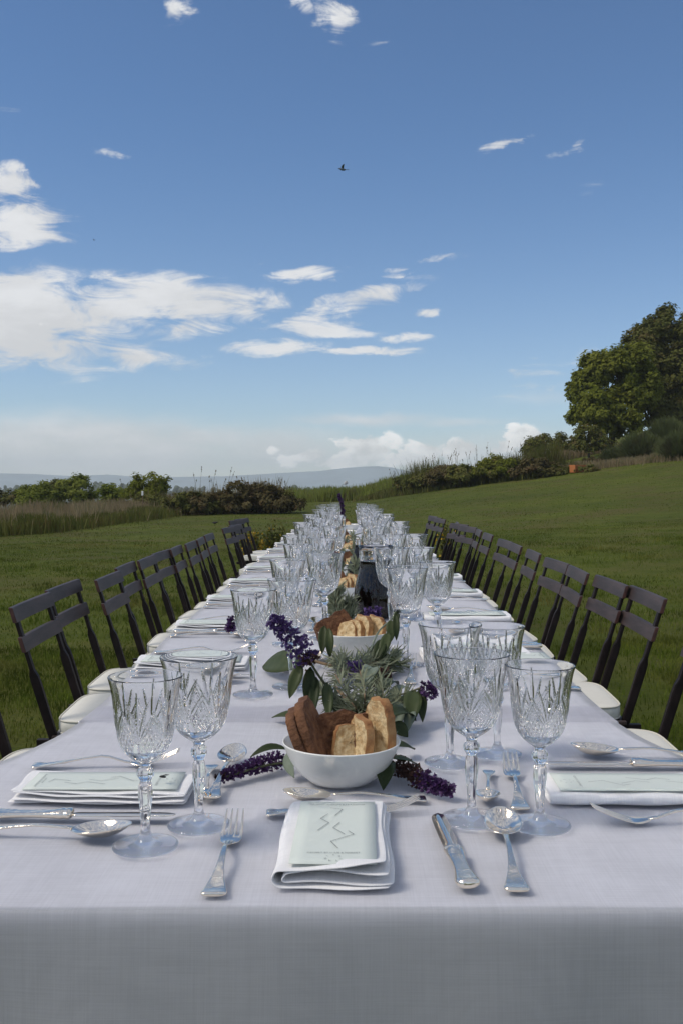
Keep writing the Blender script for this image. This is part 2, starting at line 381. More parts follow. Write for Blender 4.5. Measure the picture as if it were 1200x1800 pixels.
def ground_mat():
    m, nt, b, L = new_mat('lawn_ground'); b.inputs['Roughness'].default_value = .95; b.inputs['Specular IOR Level'].default_value = .1
    g = nd(nt, 'ShaderNodeNewGeometry').outputs['Position']
    def noise(s, d=4.0):
        n = nd(nt, 'ShaderNodeTexNoise', inp={'Scale': s, 'Detail': d, 'Roughness': .65}); L(g, n.inputs['Vector']); return n.outputs['Fac']
    def ramp(f, p0, p1, c0, c1):
        r = nd(nt, 'ShaderNodeValToRGB'); e = r.color_ramp.elements; e[0].position, e[1].position = p0, p1; e[0].color, e[1].color = (*c0, 1), (*c1, 1); L(f, r.inputs[0]); return r.outputs[0]
    def mix(f, a, c):
        n = nd(nt, 'ShaderNodeMix', data_type='RGBA'); L(f, n.inputs[0]); L(a, n.inputs[6]); L(c, n.inputs[7]); return n.outputs[2]
    lawn = ramp(noise(2.2), .35, .68, (.078, .097, .011), (.130, .150, .022))
    lawn = mix(ramp(noise(.55, 6), .45, .64, (0, 0, 0), (.8, .8, .8)), lawn, ramp(noise(9), .3, .7, (.140, .108, .040), (.085, .070, .026)))
    lawn = mix(ramp(noise(.16, 5), .40, .62, (0, 0, 0), (.5, .5, .5)), lawn, ramp(noise(5), .35, .65, (.030, .046, .007), (.055, .075, .012)))
    lawn = mix(ramp(noise(38), .46, .72, (0, 0, 0), (.75, .75, .75)), lawn, ramp(noise(60), .3, .7, (.025, .036, .010), (.10, .115, .035)))
    far = ramp(noise(.006, 5), .42, .58, (.040, .058, .026), (.16, .17, .075))
    sp = nd(nt, 'ShaderNodeSeparateXYZ'); L(g, sp.inputs[0])
    mr = nd(nt, 'ShaderNodeMapRange', inp={1: 90.0, 2: 220.0}); L(sp.outputs[1], mr.inputs[0])
    L(mix(mr.outputs[0], lawn, far), b.inputs['Base Color'])
    bp = nd(nt, 'ShaderNodeBump', inp={'Strength': 1.0, 'Distance': .03}); L(noise(30, 6), bp.inputs['Height']); L(bp.outputs[0], b.inputs['Normal'])
    return m
lawn = link('lawn', npmesh('lawn', V, F, True), ground_mat()); tag(lawn, 'mown green lawn sloping up to the right', kind='structure')

# far mountains: long ridges with the skyline of the photograph
def mountain(name, label, y0, dep, prof, base, col, seed):
    px = np.array([p[0] for p in prof]); py = np.array([p[1] for p in prof])
    X = np.linspace(-1.0, 1.0, 261) * y0 * .95; dy = np.linspace(-1, 1, 21)
    gx, gd = np.meshgrid(X, dy); q = VX + gx / y0 * FP
    top = EYE + (VY - np.interp(q, px, py)) / FP * y0
    nz = vnoise(gx / 90 + 9, gd * 3 + 4, seed) * 9 + vnoise(gx / 30, gd * 6, seed + 1) * 4
    z = base + (top - base) * (1 - np.abs(gd) ** 1.4) + (nz - 6.5) * (1 - np.abs(gd)) * np.abs(gd) ** .5 * 1.5
    V = np.stack([gx.ravel(), (y0 + gd * dep).ravel(), z.ravel()], 1); nc = len(X)
    ii = (np.arange(20)[:, None] * nc + np.arange(nc - 1)[None, :]).ravel()
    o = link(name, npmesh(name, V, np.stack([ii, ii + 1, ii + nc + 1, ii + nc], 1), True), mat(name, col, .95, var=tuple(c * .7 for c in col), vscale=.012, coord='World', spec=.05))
    return tag(o, label, kind='structure')
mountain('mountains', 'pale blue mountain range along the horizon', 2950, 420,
         [(-1600, 840), (-400, 836), (0, 832), (60, 833), (130, 837), (190, 834), (250, 839), (330, 838), (400, 837), (500, 831), (560, 828), (610, 822), (660, 819), (690, 822), (720, 829), (790, 836), (900, 838), (1300, 836), (2600, 842)], -38, (.25, .315, .36), 21)  # base colour paled and blued, standing in for part of the haze

# ------------------------------------------------------------------ haze (closed box round everything)
hz = link('haze', mesh('haze', *boxg(-3500, 3500, -3500, 3900, -64, 96), smooth=False)); tag(hz, 'thin blue summer haze over the valley', kind='stuff')
hm = bpy.data.materials.new('haze'); hm.use_nodes = True; hm.node_tree.nodes.clear()
ho = nd(hm.node_tree, 'ShaderNodeOutputMaterial'); hv = nd(hm.node_tree, 'ShaderNodeVolumePrincipled')
hv.inputs['Color'].default_value = (.90, .96, 1.0, 1); hv.inputs['Density'].default_value = .00036; hv.inputs['Anisotropy'].default_value = .0
hm.node_tree.links.new(hv.outputs[0], ho.inputs['Volume']); hz.data.materials.append(hm)

# ------------------------------------------------------------------ table and its cloths
HWK = ([0, 1.30, 1.40, 1.48, 1.56, 1.64, 1.75, 1.9, 3, 20], [.60, .60, .535, .485, .455, .437, .427, .423, .42, .42])
def hw(y): return float(np.interp(y, *HWK))

def cloth(name, y0, y1, drop, front, back, step, dz, seed, fold=1.0):
    """top with rounded edges, hanging sides that fall in shallow folds"""
    ys = (list(np.arange(y0, y1, step)) if front else list(np.arange(y0, y0 + .03, .006)) + list(np.arange(y0 + .03, y1, .06))) + [y1]; rnd = random.Random(seed)
    ph = [rnd.random() * 9 for _ in range(8)]
    def hang(u):  # along-edge wave
        return .5 * math.sin(u * 9 + ph[0]) + .35 * math.sin(u * 17 + ph[1]) + .25 * math.sin(u * 31 + ph[2])
    drops = [0, .0014, .0028, .0042, .0056, .018, .03, .06, .11, .18, .26, .34, .42, .5]; drops = [d for d in drops if d <= drop]
    rows = []
    def edge_pt(x, y, nx, ny, d, u):
        r = .0035; z = tz(min(max(y, y0), y1)) + dz
        if d < r * 1.57: a = d / r; return (x + nx * r * math.sin(a), y + ny * r * math.sin(a), z - r * (1 - math.cos(a)))
        k = d - r * 1.57; o = r + .020 * fold * hang(u) * min(1, k / .25) + .03 * k * fold
        return (x + nx * o, y + ny * o, z - r - k)
    V, cols = [], None
    ylist = ([('f', d) for d in drops[:0:-1]] if front else []) + [('t', y) for y in ys] + ([('b', d) for d in drops[1:]] if back else [])
    for kind, a in ylist:
        y = y0 if kind == 'f' else y1 if kind == 'b' else a
        h = hw(y); row = []
        xs_ = [('l', d) for d in drops[:0:-1]] + [('t', t) for t in np.linspace(-1, 1, 41)] + [('r', d) for d in drops[1:]]
        for xk, c in xs_:
            x = -h if xk == 'l' else h if xk == 'r' else c * h
            nx = -1 if xk == 'l' else 1 if xk == 'r' else 0; ny = -1 if kind == 'f' else 1 if kind == 'b' else 0
            dx = c if xk != 't' else 0; dy = a if kind != 't' else 0
            if dx and dy:
                d = math.hypot(dx, dy); l = d; qx, qy = nx * dx / l, ny * dy / l
                row.append(edge_pt(x, y, qx, qy, min(d, drop), x + y))
            elif dx: row.append(edge_pt(x, y, nx, 0, dx, y))
            elif dy: row.append(edge_pt(x, y, 0, ny, dy, x))
            else:
                w = .0016 * (math.sin(x * 13 + y * 7 + ph[3]) * math.sin(y * 11 - x * 5 + ph[4])) + .0008 * math.sin(x * 37 + ph[5]) * math.sin(y * 29 + ph[6])
                row.append((x, y, tz(y) + dz + w * .6 - (.006 * max(0, 1 - (y - y0) / .012) if not front else 0)))
        rows.append(row); cols = len(row)
    V = [p for r in rows for p in r]
    me = mesh(name, V, grid_faces(len(rows), cols), True); return link(name, me, M['cloth'])
c1 = cloth('tablecloth', .951, 1.72, .5, True, False, .02, -.003, 3, 1.1)
tag(c1, 'white linen tablecloth hanging over the near end of the long table', 'tablecloth')
c2 = cloth('tablecloth', 1.632, 9.15, .34, False, True, .006, .0, 5, .8)
tag(c2, 'long white linen tablecloth running away from the crease to the far end', 'tablecloth')

tb = thing('banquet_table', 'long wooden table almost hidden under white tablecloths', 'table', (0, 0, 0))
def tabletop():
    V = []; ys_ = list(np.arange(.958, 1.7, .05)) + list(np.arange(1.75, 9.1, .25))
    for y in ys_:
        for x in (-1, 1): V.append((x * (hw(y) - .012), y, tz(y) - .0055))
        for x in (1, -1): V.append((x * (hw(y) - .012), y, tz(y) - .0125))
    return loft([V[i * 4:i * 4 + 4] for i in range(len(ys_))])
link('tabletop', mesh('tabletop', *tabletop(), smooth=False), M['white'], tb)
legm = mesh('leg', *loft([[(x * s, y * s, z) for x, y in ((-1, -1), (1, -1), (1, 1), (-1, 1))] for z, s in ((0, .018), (.35, .024), (.705, .028))]), smooth=False)
for y in (1.05, 1.75, 3.4, 5.2, 7.0, 8.9):
    for s in (-1, 1):
        l = link('leg', legm, M['wood'], tb); x = s * (hw(y) - .07); l.location = (x, y, float(T(x, y))); l.scale = (1, 1, (tz(y) - .0135 - float(T(x, y))) / .705)

# ------------------------------------------------------------------ cut-crystal glasses
def cut_depth(th, v, h_cm, w_cm, n=6):
    """depth (cm) of the cut pattern on the bowl: fans of leaf-shaped cuts above lattices of diamonds"""
    u = ((th * n / (2 * PI)) % 1.0) - .5
    X, Y = u * w_cm, v * h_cm; dep = np.zeros_like(X)
    for off in (-w_cm, 0, w_cm):
        for ang, l in ((-44, 3.3), (-29, 4.3), (-14, 4.9), (0, 6.0), (14, 4.9), (29, 4.3), (44, 3.3), (180, 1.7)):
            rx, ry = X - off, Y - 2.7; a = R(ang); dx, dy = math.sin(a), math.cos(a)
            al, pe = rx * dx + ry * dy, np.abs(rx * dy - ry * dx)
            t = np.clip(al / l, 0, 1); w = .02 + .20 * np.sin(PI * np.clip(t, .0, 1) ** .8) ** .8
            g = np.clip(1 - pe / w, 0, 1) * (al > .12) * (al < l)
            dep = np.maximum(dep, g * .10)
    for off in (-w_cm / 2, w_cm / 2):
        dx, dy = (X - off), (Y - 2.9)
        inside = np.clip((1.0 - (np.abs(dx) / 1.35 + np.abs(dy) / 2.5)) * 8, 0, 1)
        a, b = dx / .58 + dy / 1.0, dx / .58 - dy / 1.0
        tri = lambda q: 1 - np.abs(((q) % 1) - .5) * 2
        g = np.maximum(np.clip(tri(a) * 2.2 - 1.2, 0, 1), np.clip(tri(b) * 2.2 - 1.2, 0, 1)) * inside
        rim = np.clip(1 - np.abs(np.abs(dx) / 1.35 + np.abs(dy) / 2.5 - 1) / .10, 0, 1)
        dep = np.maximum(dep, np.maximum(g * .075, rim * .09))
    return dep

def glass_meshes(H, bowl, foot_r, seg, rings, inner):
    """bowl: outside profile (r,z) from neck to rim; returns bowl, stem, foot meshes that meet edge to edge"""
    zb, zr = bowl[0][1], bowl[-1][1]
    zz = np.linspace(0, 1, rings) ** 1.0 * (zr - zb) + zb
    bz, br = [p[1] for p in bowl], [p[0] for p in bowl]
    # smooth the profile
    fine = np.linspace(zb, zr, 200); fr = np.interp(fine, bz, br)
    for _ in range(160): fr[1:-1] = fr[1:-1] * .5 + (fr[:-2] + fr[2:]) * .25
    th = np.linspace(0, 2 * PI, seg, endpoint=False)
    V = []
    for z in zz:
        r = np.interp(z, fine, fr); v = (z - zb) / (zr - zb)
        d = cut_depth(th, np.full(seg, v), (zr - zb) * 100, 2 * PI * .036 * 100 / 6) * .01
        d = d * min(1, max(0, (.90 - v) / .06)) * min(1, v / .04)
        V += [((r - q) * math.cos(t), (r - q) * math.sin(t), z) for t, q in zip(th, d)]
    n_out = rings
    rr = fr[-1]; wall = .0019
    ip = [(rr - wall * .15, zr + .0007), (rr - wall * .5, zr + .0010), (rr - wall * .85, zr + .0007), (rr - wall, zr)]
    zi = np.concatenate([np.linspace(zr - .004, zb + .020, inner), np.linspace(zb + .017, zb + .0065, 5)])
    for z in zi:
        r = max(.0015, np.interp(z, fine, fr) - wall - .0022 * (1 - (z - zb) / (zr - zb)))
        if z < zb + .017: r *= max(.0, (z - zb - .006) / .011) ** .5
        ip.append((r, z))
    ip[-1] = (.0004, zb + .0062)
    for r, z in ip: V += [(r * math.cos(t), r * math.sin(t), z) for t in th]
    bowl_me = npmesh('bowl', np.array(V), np.array(grid_faces(n_out + len(ip), seg, True)), True); bowl_me.set_sharp_from_angle(angle=R(16))
    s2 = 96
    rn = bowl[0][0]
    st = [(.0058, .0165), (.0050, .022), (.0051, .028), (.0062, .042), (.0077, .055), (.0080, .062), (.0074, .070), (.0058, .0735), (.0066, .0755), (.0094, .0795), (.0099, .083), (.0092, .0865), (.0062, .0895), (.0066, .0915), (rn, zb)]
    k = (zb - .0165) / (.094 - .0165); st = [(r, .0165 + (z - .0165) * k) for r, z in st[:-1]] + [st[-1]]
    fineS = []
    for (r0, z0), (r1, z1) in zip(st[:-1], st[1:]):
        for q in range(4): t = q / 4; fineS.append((r0 + (r1 - r0) * t, z0 + (z1 - z0) * t))
    fineS.append(st[-1]); ns = len(fineS)
    def fac(t, i, r):  # eight flutes, fading to round at both ends
        e = min(1, i / 4, (ns - 1 - i) / 4)
        return r * (1 - .10 * e * (abs(math.cos(4 * t)) ** 1.0))
    stem_me = mesh('stem', *lathe(fineS, s2, fac), smooth=True)
    fp = [(.0003, .0004), (foot_r * .55, .0012), (foot_r * .93, .0006), (foot_r - .0006, .0008), (foot_r, .0022), (foot_r - .0006, .0036), (foot_r * .9, .0041), (foot_r * .6, .0049), (foot_r * .38, .0060), (foot_r * .24, .0088), (.0058, .0165)]
    foot_me = mesh('foot', *lathe(fp, s2), smooth=True)
    for me in (bowl_me, stem_me, foot_me): me.materials.append(M['crystal_foot' if me is foot_me else 'crystal'])
    return bowl_me, stem_me, foot_me
BS = [(.0075, .094), (.013, .0975), (.0205, .103), (.027, .112), (.0305, .122), (.0333, .138), (.0350, .155), (.0368, .172), (.0392, .184), (.0412, .190)]
BB = [(.0078, .1005), (.014, .104), (.0225, .110), (.0295, .119), (.0338, .131), (.0368, .148), (.0388, .166), (.0410, .183), (.0435, .194), (.0458, .200)]
GM = {('s', 0): glass_meshes(.19, BS, .0365, 288, 120, 16), ('b', 0): glass_meshes(.20, BB, .0370, 288, 120, 16),
      ('s', 1): glass_meshes(.19, BS, .0365, 96, 34, 10), ('b', 1): glass_meshes(.20, BB, .0370, 96, 34, 10)}
def glass(kind, x, y, label):
    lod = 0 if y < 3.2 else 1
    g = thing('wine_glass' if kind == 's' else 'water_goblet', label, 'wine glass' if kind == 's' else 'goblet', (x, y, tz(y)), random.random() * 6.3,
              'smaller cut-crystal glasses' if kind == 's' else 'larger cut-crystal goblets')
    for n, me in zip(('bowl', 'stem', 'foot'), GM[(kind, lod)]): link(n, me, None, g)
    return g
def pxy(px, py): p = P(px, py); return p[0], p[1]
LS = [pxy(256, 1489), pxy(445, 1222), (-.136, 2.24), (-.140, 2.76), (-.172, 3.24), (-.150, 3.86), (-.20, 4.35), (-.165, 4.95), (-.21, 5.5), (-.17, 6.05), (-.20, 6.6), (-.18, 7.2), (-.215, 7.75), (-.20, 8.35)]
LB = [pxy(350, 1452), pxy(513, 1208), (-.054, 2.31), (-.073, 2.92), (-.132, 3.40), (-.050, 3.72), (-.12, 4.5), (-.07, 5.1), (-.12, 5.62), (-.085, 6.2), (-.11, 6.75), (-.10, 7.35), (-.125, 7.9), (-.11, 8.5)]
RS = [pxy(948, 1452), pxy(873, 1327), (.196, 2.20), (.184, 2.62), (.222, 3.30), (.20, 3.9), (.23, 4.45), (.19, 5.0), (.215, 5.6), (.175, 6.2), (.20, 6.8), (.18, 7.35), (.20, 7.9), (.19, 8.4)]
RB = [pxy(828, 1442), pxy(790, 1342), (.117, 2.03), (.104, 2.46), (.135, 3.10), (.09, 3.70), (.14, 4.3), (.10, 4.85), (.13, 5.45), (.085, 6.1), (.11, 6.65), (.10, 7.2), (.115, 7.75), (.11, 8.3)]
for kind, side, lst in (('s', 'left', LS), ('b', 'left', LB), ('s', 'right', RS), ('b', 'right', RB)):
    for i, (x, y) in enumerate(lst):
        what = 'smaller cut-crystal wine glass' if kind == 's' else 'larger cut-crystal goblet'
        glass(kind, x, y, f'{what}, {ORD[i]} of its row on the {side} half of the table')

# ------------------------------------------------------------------ cutlery (along +y, handle end at 0)
def ring(y, w, z, t, n=16, p=2.6, dish=0.0):
    out = []
    for j in range(n):
        a = 2 * PI * j / n; c, s = math.cos(a), math.sin(a)
        xx = math.copysign(abs(c) ** (2 / p), c); out.append((w * xx, y, z + t * math.copysign(abs(s) ** (2 / p), s) - (dish * t * (1 - xx * xx) if s > .1 else 0)))
    return out
def handle_rings(L, arch, yend, wend, tend, zend, wide=.0125):
    st = [(0, .0090, .0016), (.0012, .0116, .0026), (.0040, wide * 1.03, .0027), (.0075, wide, .0019), (.016, wide * .85, .0014), (.028, wide * .64, .0014), (.040, wide * .47, .0017), (.046, wide * .46, .0025), (.051, wide * .37, .0019), (.070, .0036, .0017), (.095, .0029, .0017)]
    rings = []
    for y, w, t in st: rings.append(ring(y, w, .0034 + arch * math.sin(min(1, y / yend) * PI * .62) ** 2 if y > .02 else .0034 - .0006 * (y < .006), t, dish=.9 if .006 < y < .045 else .35))
    z9 = rings[-1][0][2]
    for k in (.25, .5, .75, 1.0):
        y = .095 + (yend - .095) * k; w = .0029 + (wend - .0029) * k ** 3; t = .0017 + (tend - .0017) * k
        z = z9 + (zend - z9) * (k * k * (3 - 2 * k)); rings.append(ring(y, w, z, t))
    return rings
def make_fork():
    o = thing('fork', 'silver fork', 'fork')
    h = mesh('handle', *loft(handle_rings(.2, .011, .138, .0042, .0013, .0034)), smooth=True)
    link('handle', h, M['silver_worn'], o)
    # head: one connected sheet that divides into four tines
    xs8 = np.array([-1, -.62, -.46, -.08, .08, .46, .62, 1.0]); V, F = [], []
    st = [(.134, .0035), (.139, .0075), (.146, .0115), (.153, .0126), (.160, .0126), (.172, .0125), (.185, .0122), (.196, .0118), (.205, .0115)]
    for i, (y, w) in enumerate(st):
        k = max(0, (y - .156) / .049); z = .0032 - .0018 * math.sin(min(1, max(0, (y - .134) / .03)) * PI) + .017 * k ** 1.5
        X = xs8.copy()
        if y > .160:
            for t in range(4):
                m_ = (X[2 * t] + X[2 * t + 1]) / 2; q = (X[2 * t + 1] - X[2 * t]) / 2 * (1.0 - .55 * k ** 1.4); X[2 * t], X[2 * t + 1] = m_ - q, m_ + q
        for x in X: V.append((x * w, y, z + .0010 * (1 - abs(x)) * (y < .165)))
    for i in range(len(st) - 1):
        for j in range(7):
            if i >= 4 and j % 2: continue
            F.append((i * 8 + j, i * 8 + j + 1, i * 8 + 9 + j, i * 8 + 8 + j))
    link('fork_head', baked(V, F, True, 'fork_head', .0019, 1), M['silver'], o); return o
def make_spoon():
    o = thing('spoon', 'silver spoon', 'spoon')
    link('handle', mesh('handle', *loft(handle_rings(.21, .010, .141, .0040, .0014, .0108)), smooth=True), M['silver_worn'], o)
    V, nr_, nc_ = [], 9, 28; L_, W_ = .0365, .0222
    for i in range(nr_):
        q = i / (nr_ - 1)
        for j in range(nc_):
            a = 2 * PI * j / nc_; y = math.cos(a) * q * L_; x = math.sin(a) * q * W_ * (1 - .16 * math.cos(a) * q)
            zz = .0016 + .0125 * q ** 1.9 + .0040 * (y / L_) * q
            V.append((x, .1755 + y, zz))
    F = [f for f in grid_faces(nr_, nc_, True)]
    V2 = V[nc_ - 1:]; V2[0] = (0, .1755, .0016); F2 = []
    for f in F:
        g = []
        for k in f:
            k = 0 if k < nc_ else k - nc_ + 1
            if k not in g: g.append(k)
        if len(g) > 2: F2.append(tuple(g))
    link('spoon_bowl', baked(V2, F2, True, 'spoon_bowl', .0016, 1), M['silver'], o); return o
def make_knife():
    o = thing('knife', 'silver table knife', 'knife')
    st = [(0, .004, .003), (.0015, .0085, .0048), (.006, .0112, .0058), (.013, .0118, .0060), (.020, .0105, .0056), (.034, .0083, .0048), (.052, .0071, .0045), (.072, .0078, .0049), (.088, .0092, .0056), (.093, .0098, .0060), (.0945, .0088, .0055), (.0965, .0088, .0055), (.098, .0102, .0063), (.102, .0098, .0058), (.105, .006, .004)]
    link('handle', baked(*loft([ring(y, w * 1.14, .0068, t, 16, 2.3, dish=.5 if .008 < y < .085 else 0.0) for y, w, t in st]), smooth=True, name='handle', sub=1), M['silver_worn'], o)
    pr = [(.103, -.0060, .0060), (.108, -.0090, .0085), (.125, -.0094, .0092), (.150, -.0098, .0094), (.180, -.0100, .0094), (.205, -.0097, .0090), (.217, -.0082, .0080), (.223, -.0056, .0058), (.2255, -.0022, .0030)]
    rings = [[(a, y, .0050), ((a + b) / 2, y, .0062), (b, y, .0056), ((a + b) / 2, y, .0046)] for y, a, b in pr]
    link('blade', mesh('blade', *loft(rings), smooth=True), M['silver'], o); return o
PROTO = {'fork': make_fork(), 'spoon': make_spoon(), 'knife': make_knife()}; USED = set(); LEN = {'fork': .205, 'spoon': .212, 'knife': .2255}
def lay(kind, A, B, label, up=0.0, scale=None, dz=0.0, roll=0.0, name=None, pitch=0.0):
    o = PROTO[kind] if kind not in USED else dup(PROTO[kind]); USED.add(kind)
    dx, dy = B[0] - A[0], B[1] - A[1]; d = math.hypot(dx, dy); s = scale or d / LEN[kind]
    ym = (A[1] + B[1]) / 2; slope = (tz(B[1]) - tz(A[1])) / d
    o.location = (A[0], A[1], tz(A[1]) + .0012 + up)
    o.rotation_euler = (math.atan(slope) + pitch, roll, math.atan2(-dx, dy)); o.scale = (s,) * 3
    tag(o, label, kind, {'fork': 'silver forks', 'spoon': 'silver spoons', 'knife': 'silver knives'}[kind]); return o

# ------------------------------------------------------------------ napkins and menu cards
def napkin_mesh(w, l, lift, seed, wave=.0012, nl=26, th=.018):
    """a napkin folded over itself: fold along -x, open layers towards +x; length along y"""
    rnd = random.Random(seed); ph = [rnd.random() * 6 for _ in range(6)]
    def layer(xr0, xl, xr1, z0, z1, n=10):
        r = (z1 - z0) / 2; pts = [(xr0 + (xl - xr0) * t, z0) for t in np.linspace(0, 1, n)]
        for a in np.linspace(0, PI, 9)[1:-1]: pts.append((xl - r * 1.25 * math.sin(a), z0 + r - r * math.cos(a)))
        return pts + [(xl + (xr1 - xl) * t, z1) for t in np.linspace(0, 1, n)]
    V, F = [], []
    for k, pr in enumerate((layer(w * .5, -w * .5 + .010, w * .46, .0015, .0015 + th), layer(w * .53, -w * .5 + .015, w * .49, .0015 + th * .24, .0015 + th * .75))):
        b = len(V); nc_ = len(pr)
        for i in range(nl):
            t = i / (nl - 1); y = -l / 2 + l * t
            for j, (x, z) in enumerate(pr):
                front = max(0, 1 - t * 3.2)
                dz_ = wave * math.sin(x * 55 + ph[k] + y * 9) * (.35 + 2.2 * front) * (z / .02) + (.0022 * front * front if z > th * .8 else 0) + .0009 * math.sin(y * 60 + j * .5 + ph[k + 2])
                yy = y + .0022 * math.sin(x * 70 + ph[k + 1]) * front + (.002 * k - .002 * (z < .004)) * front
                xx = x + .002 * math.sin(y * 30 + ph[3])
                if lift and k == 0 and z > .015:   # the near open corner curls up and back over the card
                    c = max(0, (x - w * .12) / (w * .38)) * max(0, 1 - t * 6.0); dz_ += lift * c; yy += lift * .35 * c * 2
                V.append((xx, yy, max(.0012, z + dz_)))
        F += [tuple(q + b for q in f) for f in grid_faces(nl, nc_)]
    return baked(V, F, True, 'napkin', .0022, 1)
NAPA = napkin_mesh(.118, .222, .007, 3, .0009, th=.0165); NAPB = napkin_mesh(.100, .225, 0, 8, .0008, th=.012); NAPC = napkin_mesh(.100, .225, 0, 15, .0013, th=.0105)
for me in (NAPA, NAPB, NAPC): me.materials.append(M['napkin'])
def napkin(me, x, y, rz, label, group='folded white napkins'):
    o = link('napkin', me); o.location = (x, y, tz(y) + .0012); o.rotation_euler = (-math.atan((tz(y - .05) - tz(y + .05)) / .1) if abs(rz) < .5 else 0, 0, rz)
    return tag(o, label, 'napkin', group)

def text_mesh(s, size, align='CENTER', rz=0.0, at=(0, 0)):
    c = bpy.data.curves.new('t', 'FONT'); c.body = s; c.size = size; c.align_x = align; c.resolution_u = 1
    o = bpy.data.objects.new('t', c); COL.objects.link(o); dg = bpy.context.evaluated_depsgraph_get(); dg.update()
    me = bpy.data.meshes.new_from_object(o.evaluated_get(dg)); V = [v.co.copy() for v in me.vertices]; F = [tuple(p.vertices) for p in me.polygons]
    bpy.data.objects.remove(o); bpy.data.curves.remove(c); bpy.data.meshes.remove(me)
    cs, sn = math.cos(rz), math.sin(rz)
    return [(at[0] + v.x * cs - v.y * sn, at[1] + v.x * sn + v.y * cs, .0011) for v in V], F
CW, CL = .088, .196
def card_print():
    parts = [text_mesh('LA MONTAGNOLA & LE RAGIONI', .0042, at=(0, .084)), text_mesh('MENU DEL GIORNO', .0028, at=(0, .0795)), text_mesh('DESSERT BY LULIE & MARKET', .0042, at=(0, -.0700))]
    for k, ch in enumerate('TASTANI'):
        a = PI / 2 - k * 2 * PI / 7; parts.append(text_mesh(ch, .0042, rz=a - PI / 2, at=(.0065 * math.cos(a), -.083 + .0065 * math.sin(a))))
    segs = [((-.008, .073), (.006, .068)), ((.006, .068), (-.002, .046)), ((-.010, .052), (-.018, .036)), ((-.018, .036), (-.008, .022)), ((-.008, .022), (-.020, -.004)), ((.004, .023), (-.003, .006)), ((-.003, .006), (.010, -.014)), ((.014, -.004), (.020, -.014)), ((.020, -.014), (-.004, -.036)), ((-.004, -.036), (.004, -.056))]
    rnd = random.Random(4)
    for a, b in segs:                                   # zig-zag lines of tiny words
        a, b = Vector(a), Vector(b); d = b - a; l = d.length; d /= l; n = Vector((-d.y, d.x)); s = 0
        while s < l - .0012:
            e = min(l, s + rnd.uniform(.0010, .0028)); h = .0005
            p = [a + d * s - n * h, a + d * e - n * h, a + d * e + n * h, a + d * s + n * h]
            parts.append(([(q.x, q.y, .0011) for q in p], [(0, 1, 2, 3)])); s = e + .0006
    return mesh('print', *join(*parts), smooth=False)
CARDP = card_print(); CARDP.materials.append(M['ink'])
def card_sheet(curl):
    V = [(x * CW / 2, y * CL / 2, curl * (x * x - .4) + curl * .6 * y * y) for y in np.linspace(-1, 1, 13) for x in np.linspace(-1, 1, 7)]
    return baked(V, grid_faces(13, 7), True, 'card', .0006, 0)
CARDM = card_sheet(.0003); CARDM.materials.append(M['card'])
def card(x, y, rz, up, label, sc=(1, 1, 1), tilt=0.0):
    o = thing('menu_card', label, 'menu card', (x, y, tz(y) + up), rz, 'pale green menu cards'); o.scale = sc; o.rotation_euler = (tilt, 0, rz)
    link('paper', CARDM, None, o); link('print', CARDP, None, o); return o

# the place at the near end
def q2(px, py, up=0.0): p = P(px, py, up); return p[0], p[1]
lay('fork', q2(375, 1580), (-.133, 1.176), 'silver fork left of the napkin at the near end of the table')
lay('knife', q2(824, 1570), q2(768, 1440), 'silver table knife right of the napkin at the near end', scale=.97)
lay('spoon', q2(908, 1572), (.181, 1.19), 'silver spoon beside the knife at the near end')
napkin(NAPA, -.0145, 1.098, R(-1.5), 'napkin with a curled corner under the menu card at the near end')
card(-.0140, 1.094, R(-1), .0232, 'menu card on the curled napkin at the near end of the table')
lay('spoon', q2(748, 1409), (-.083, 1.262), 'dessert spoon lying crosswise just in front of the nearest bread bowl')
lay('fork', q2(468, 1434), (.094, 1.228), 'dessert fork lying crosswise behind the near-end napkin', scale=.92)

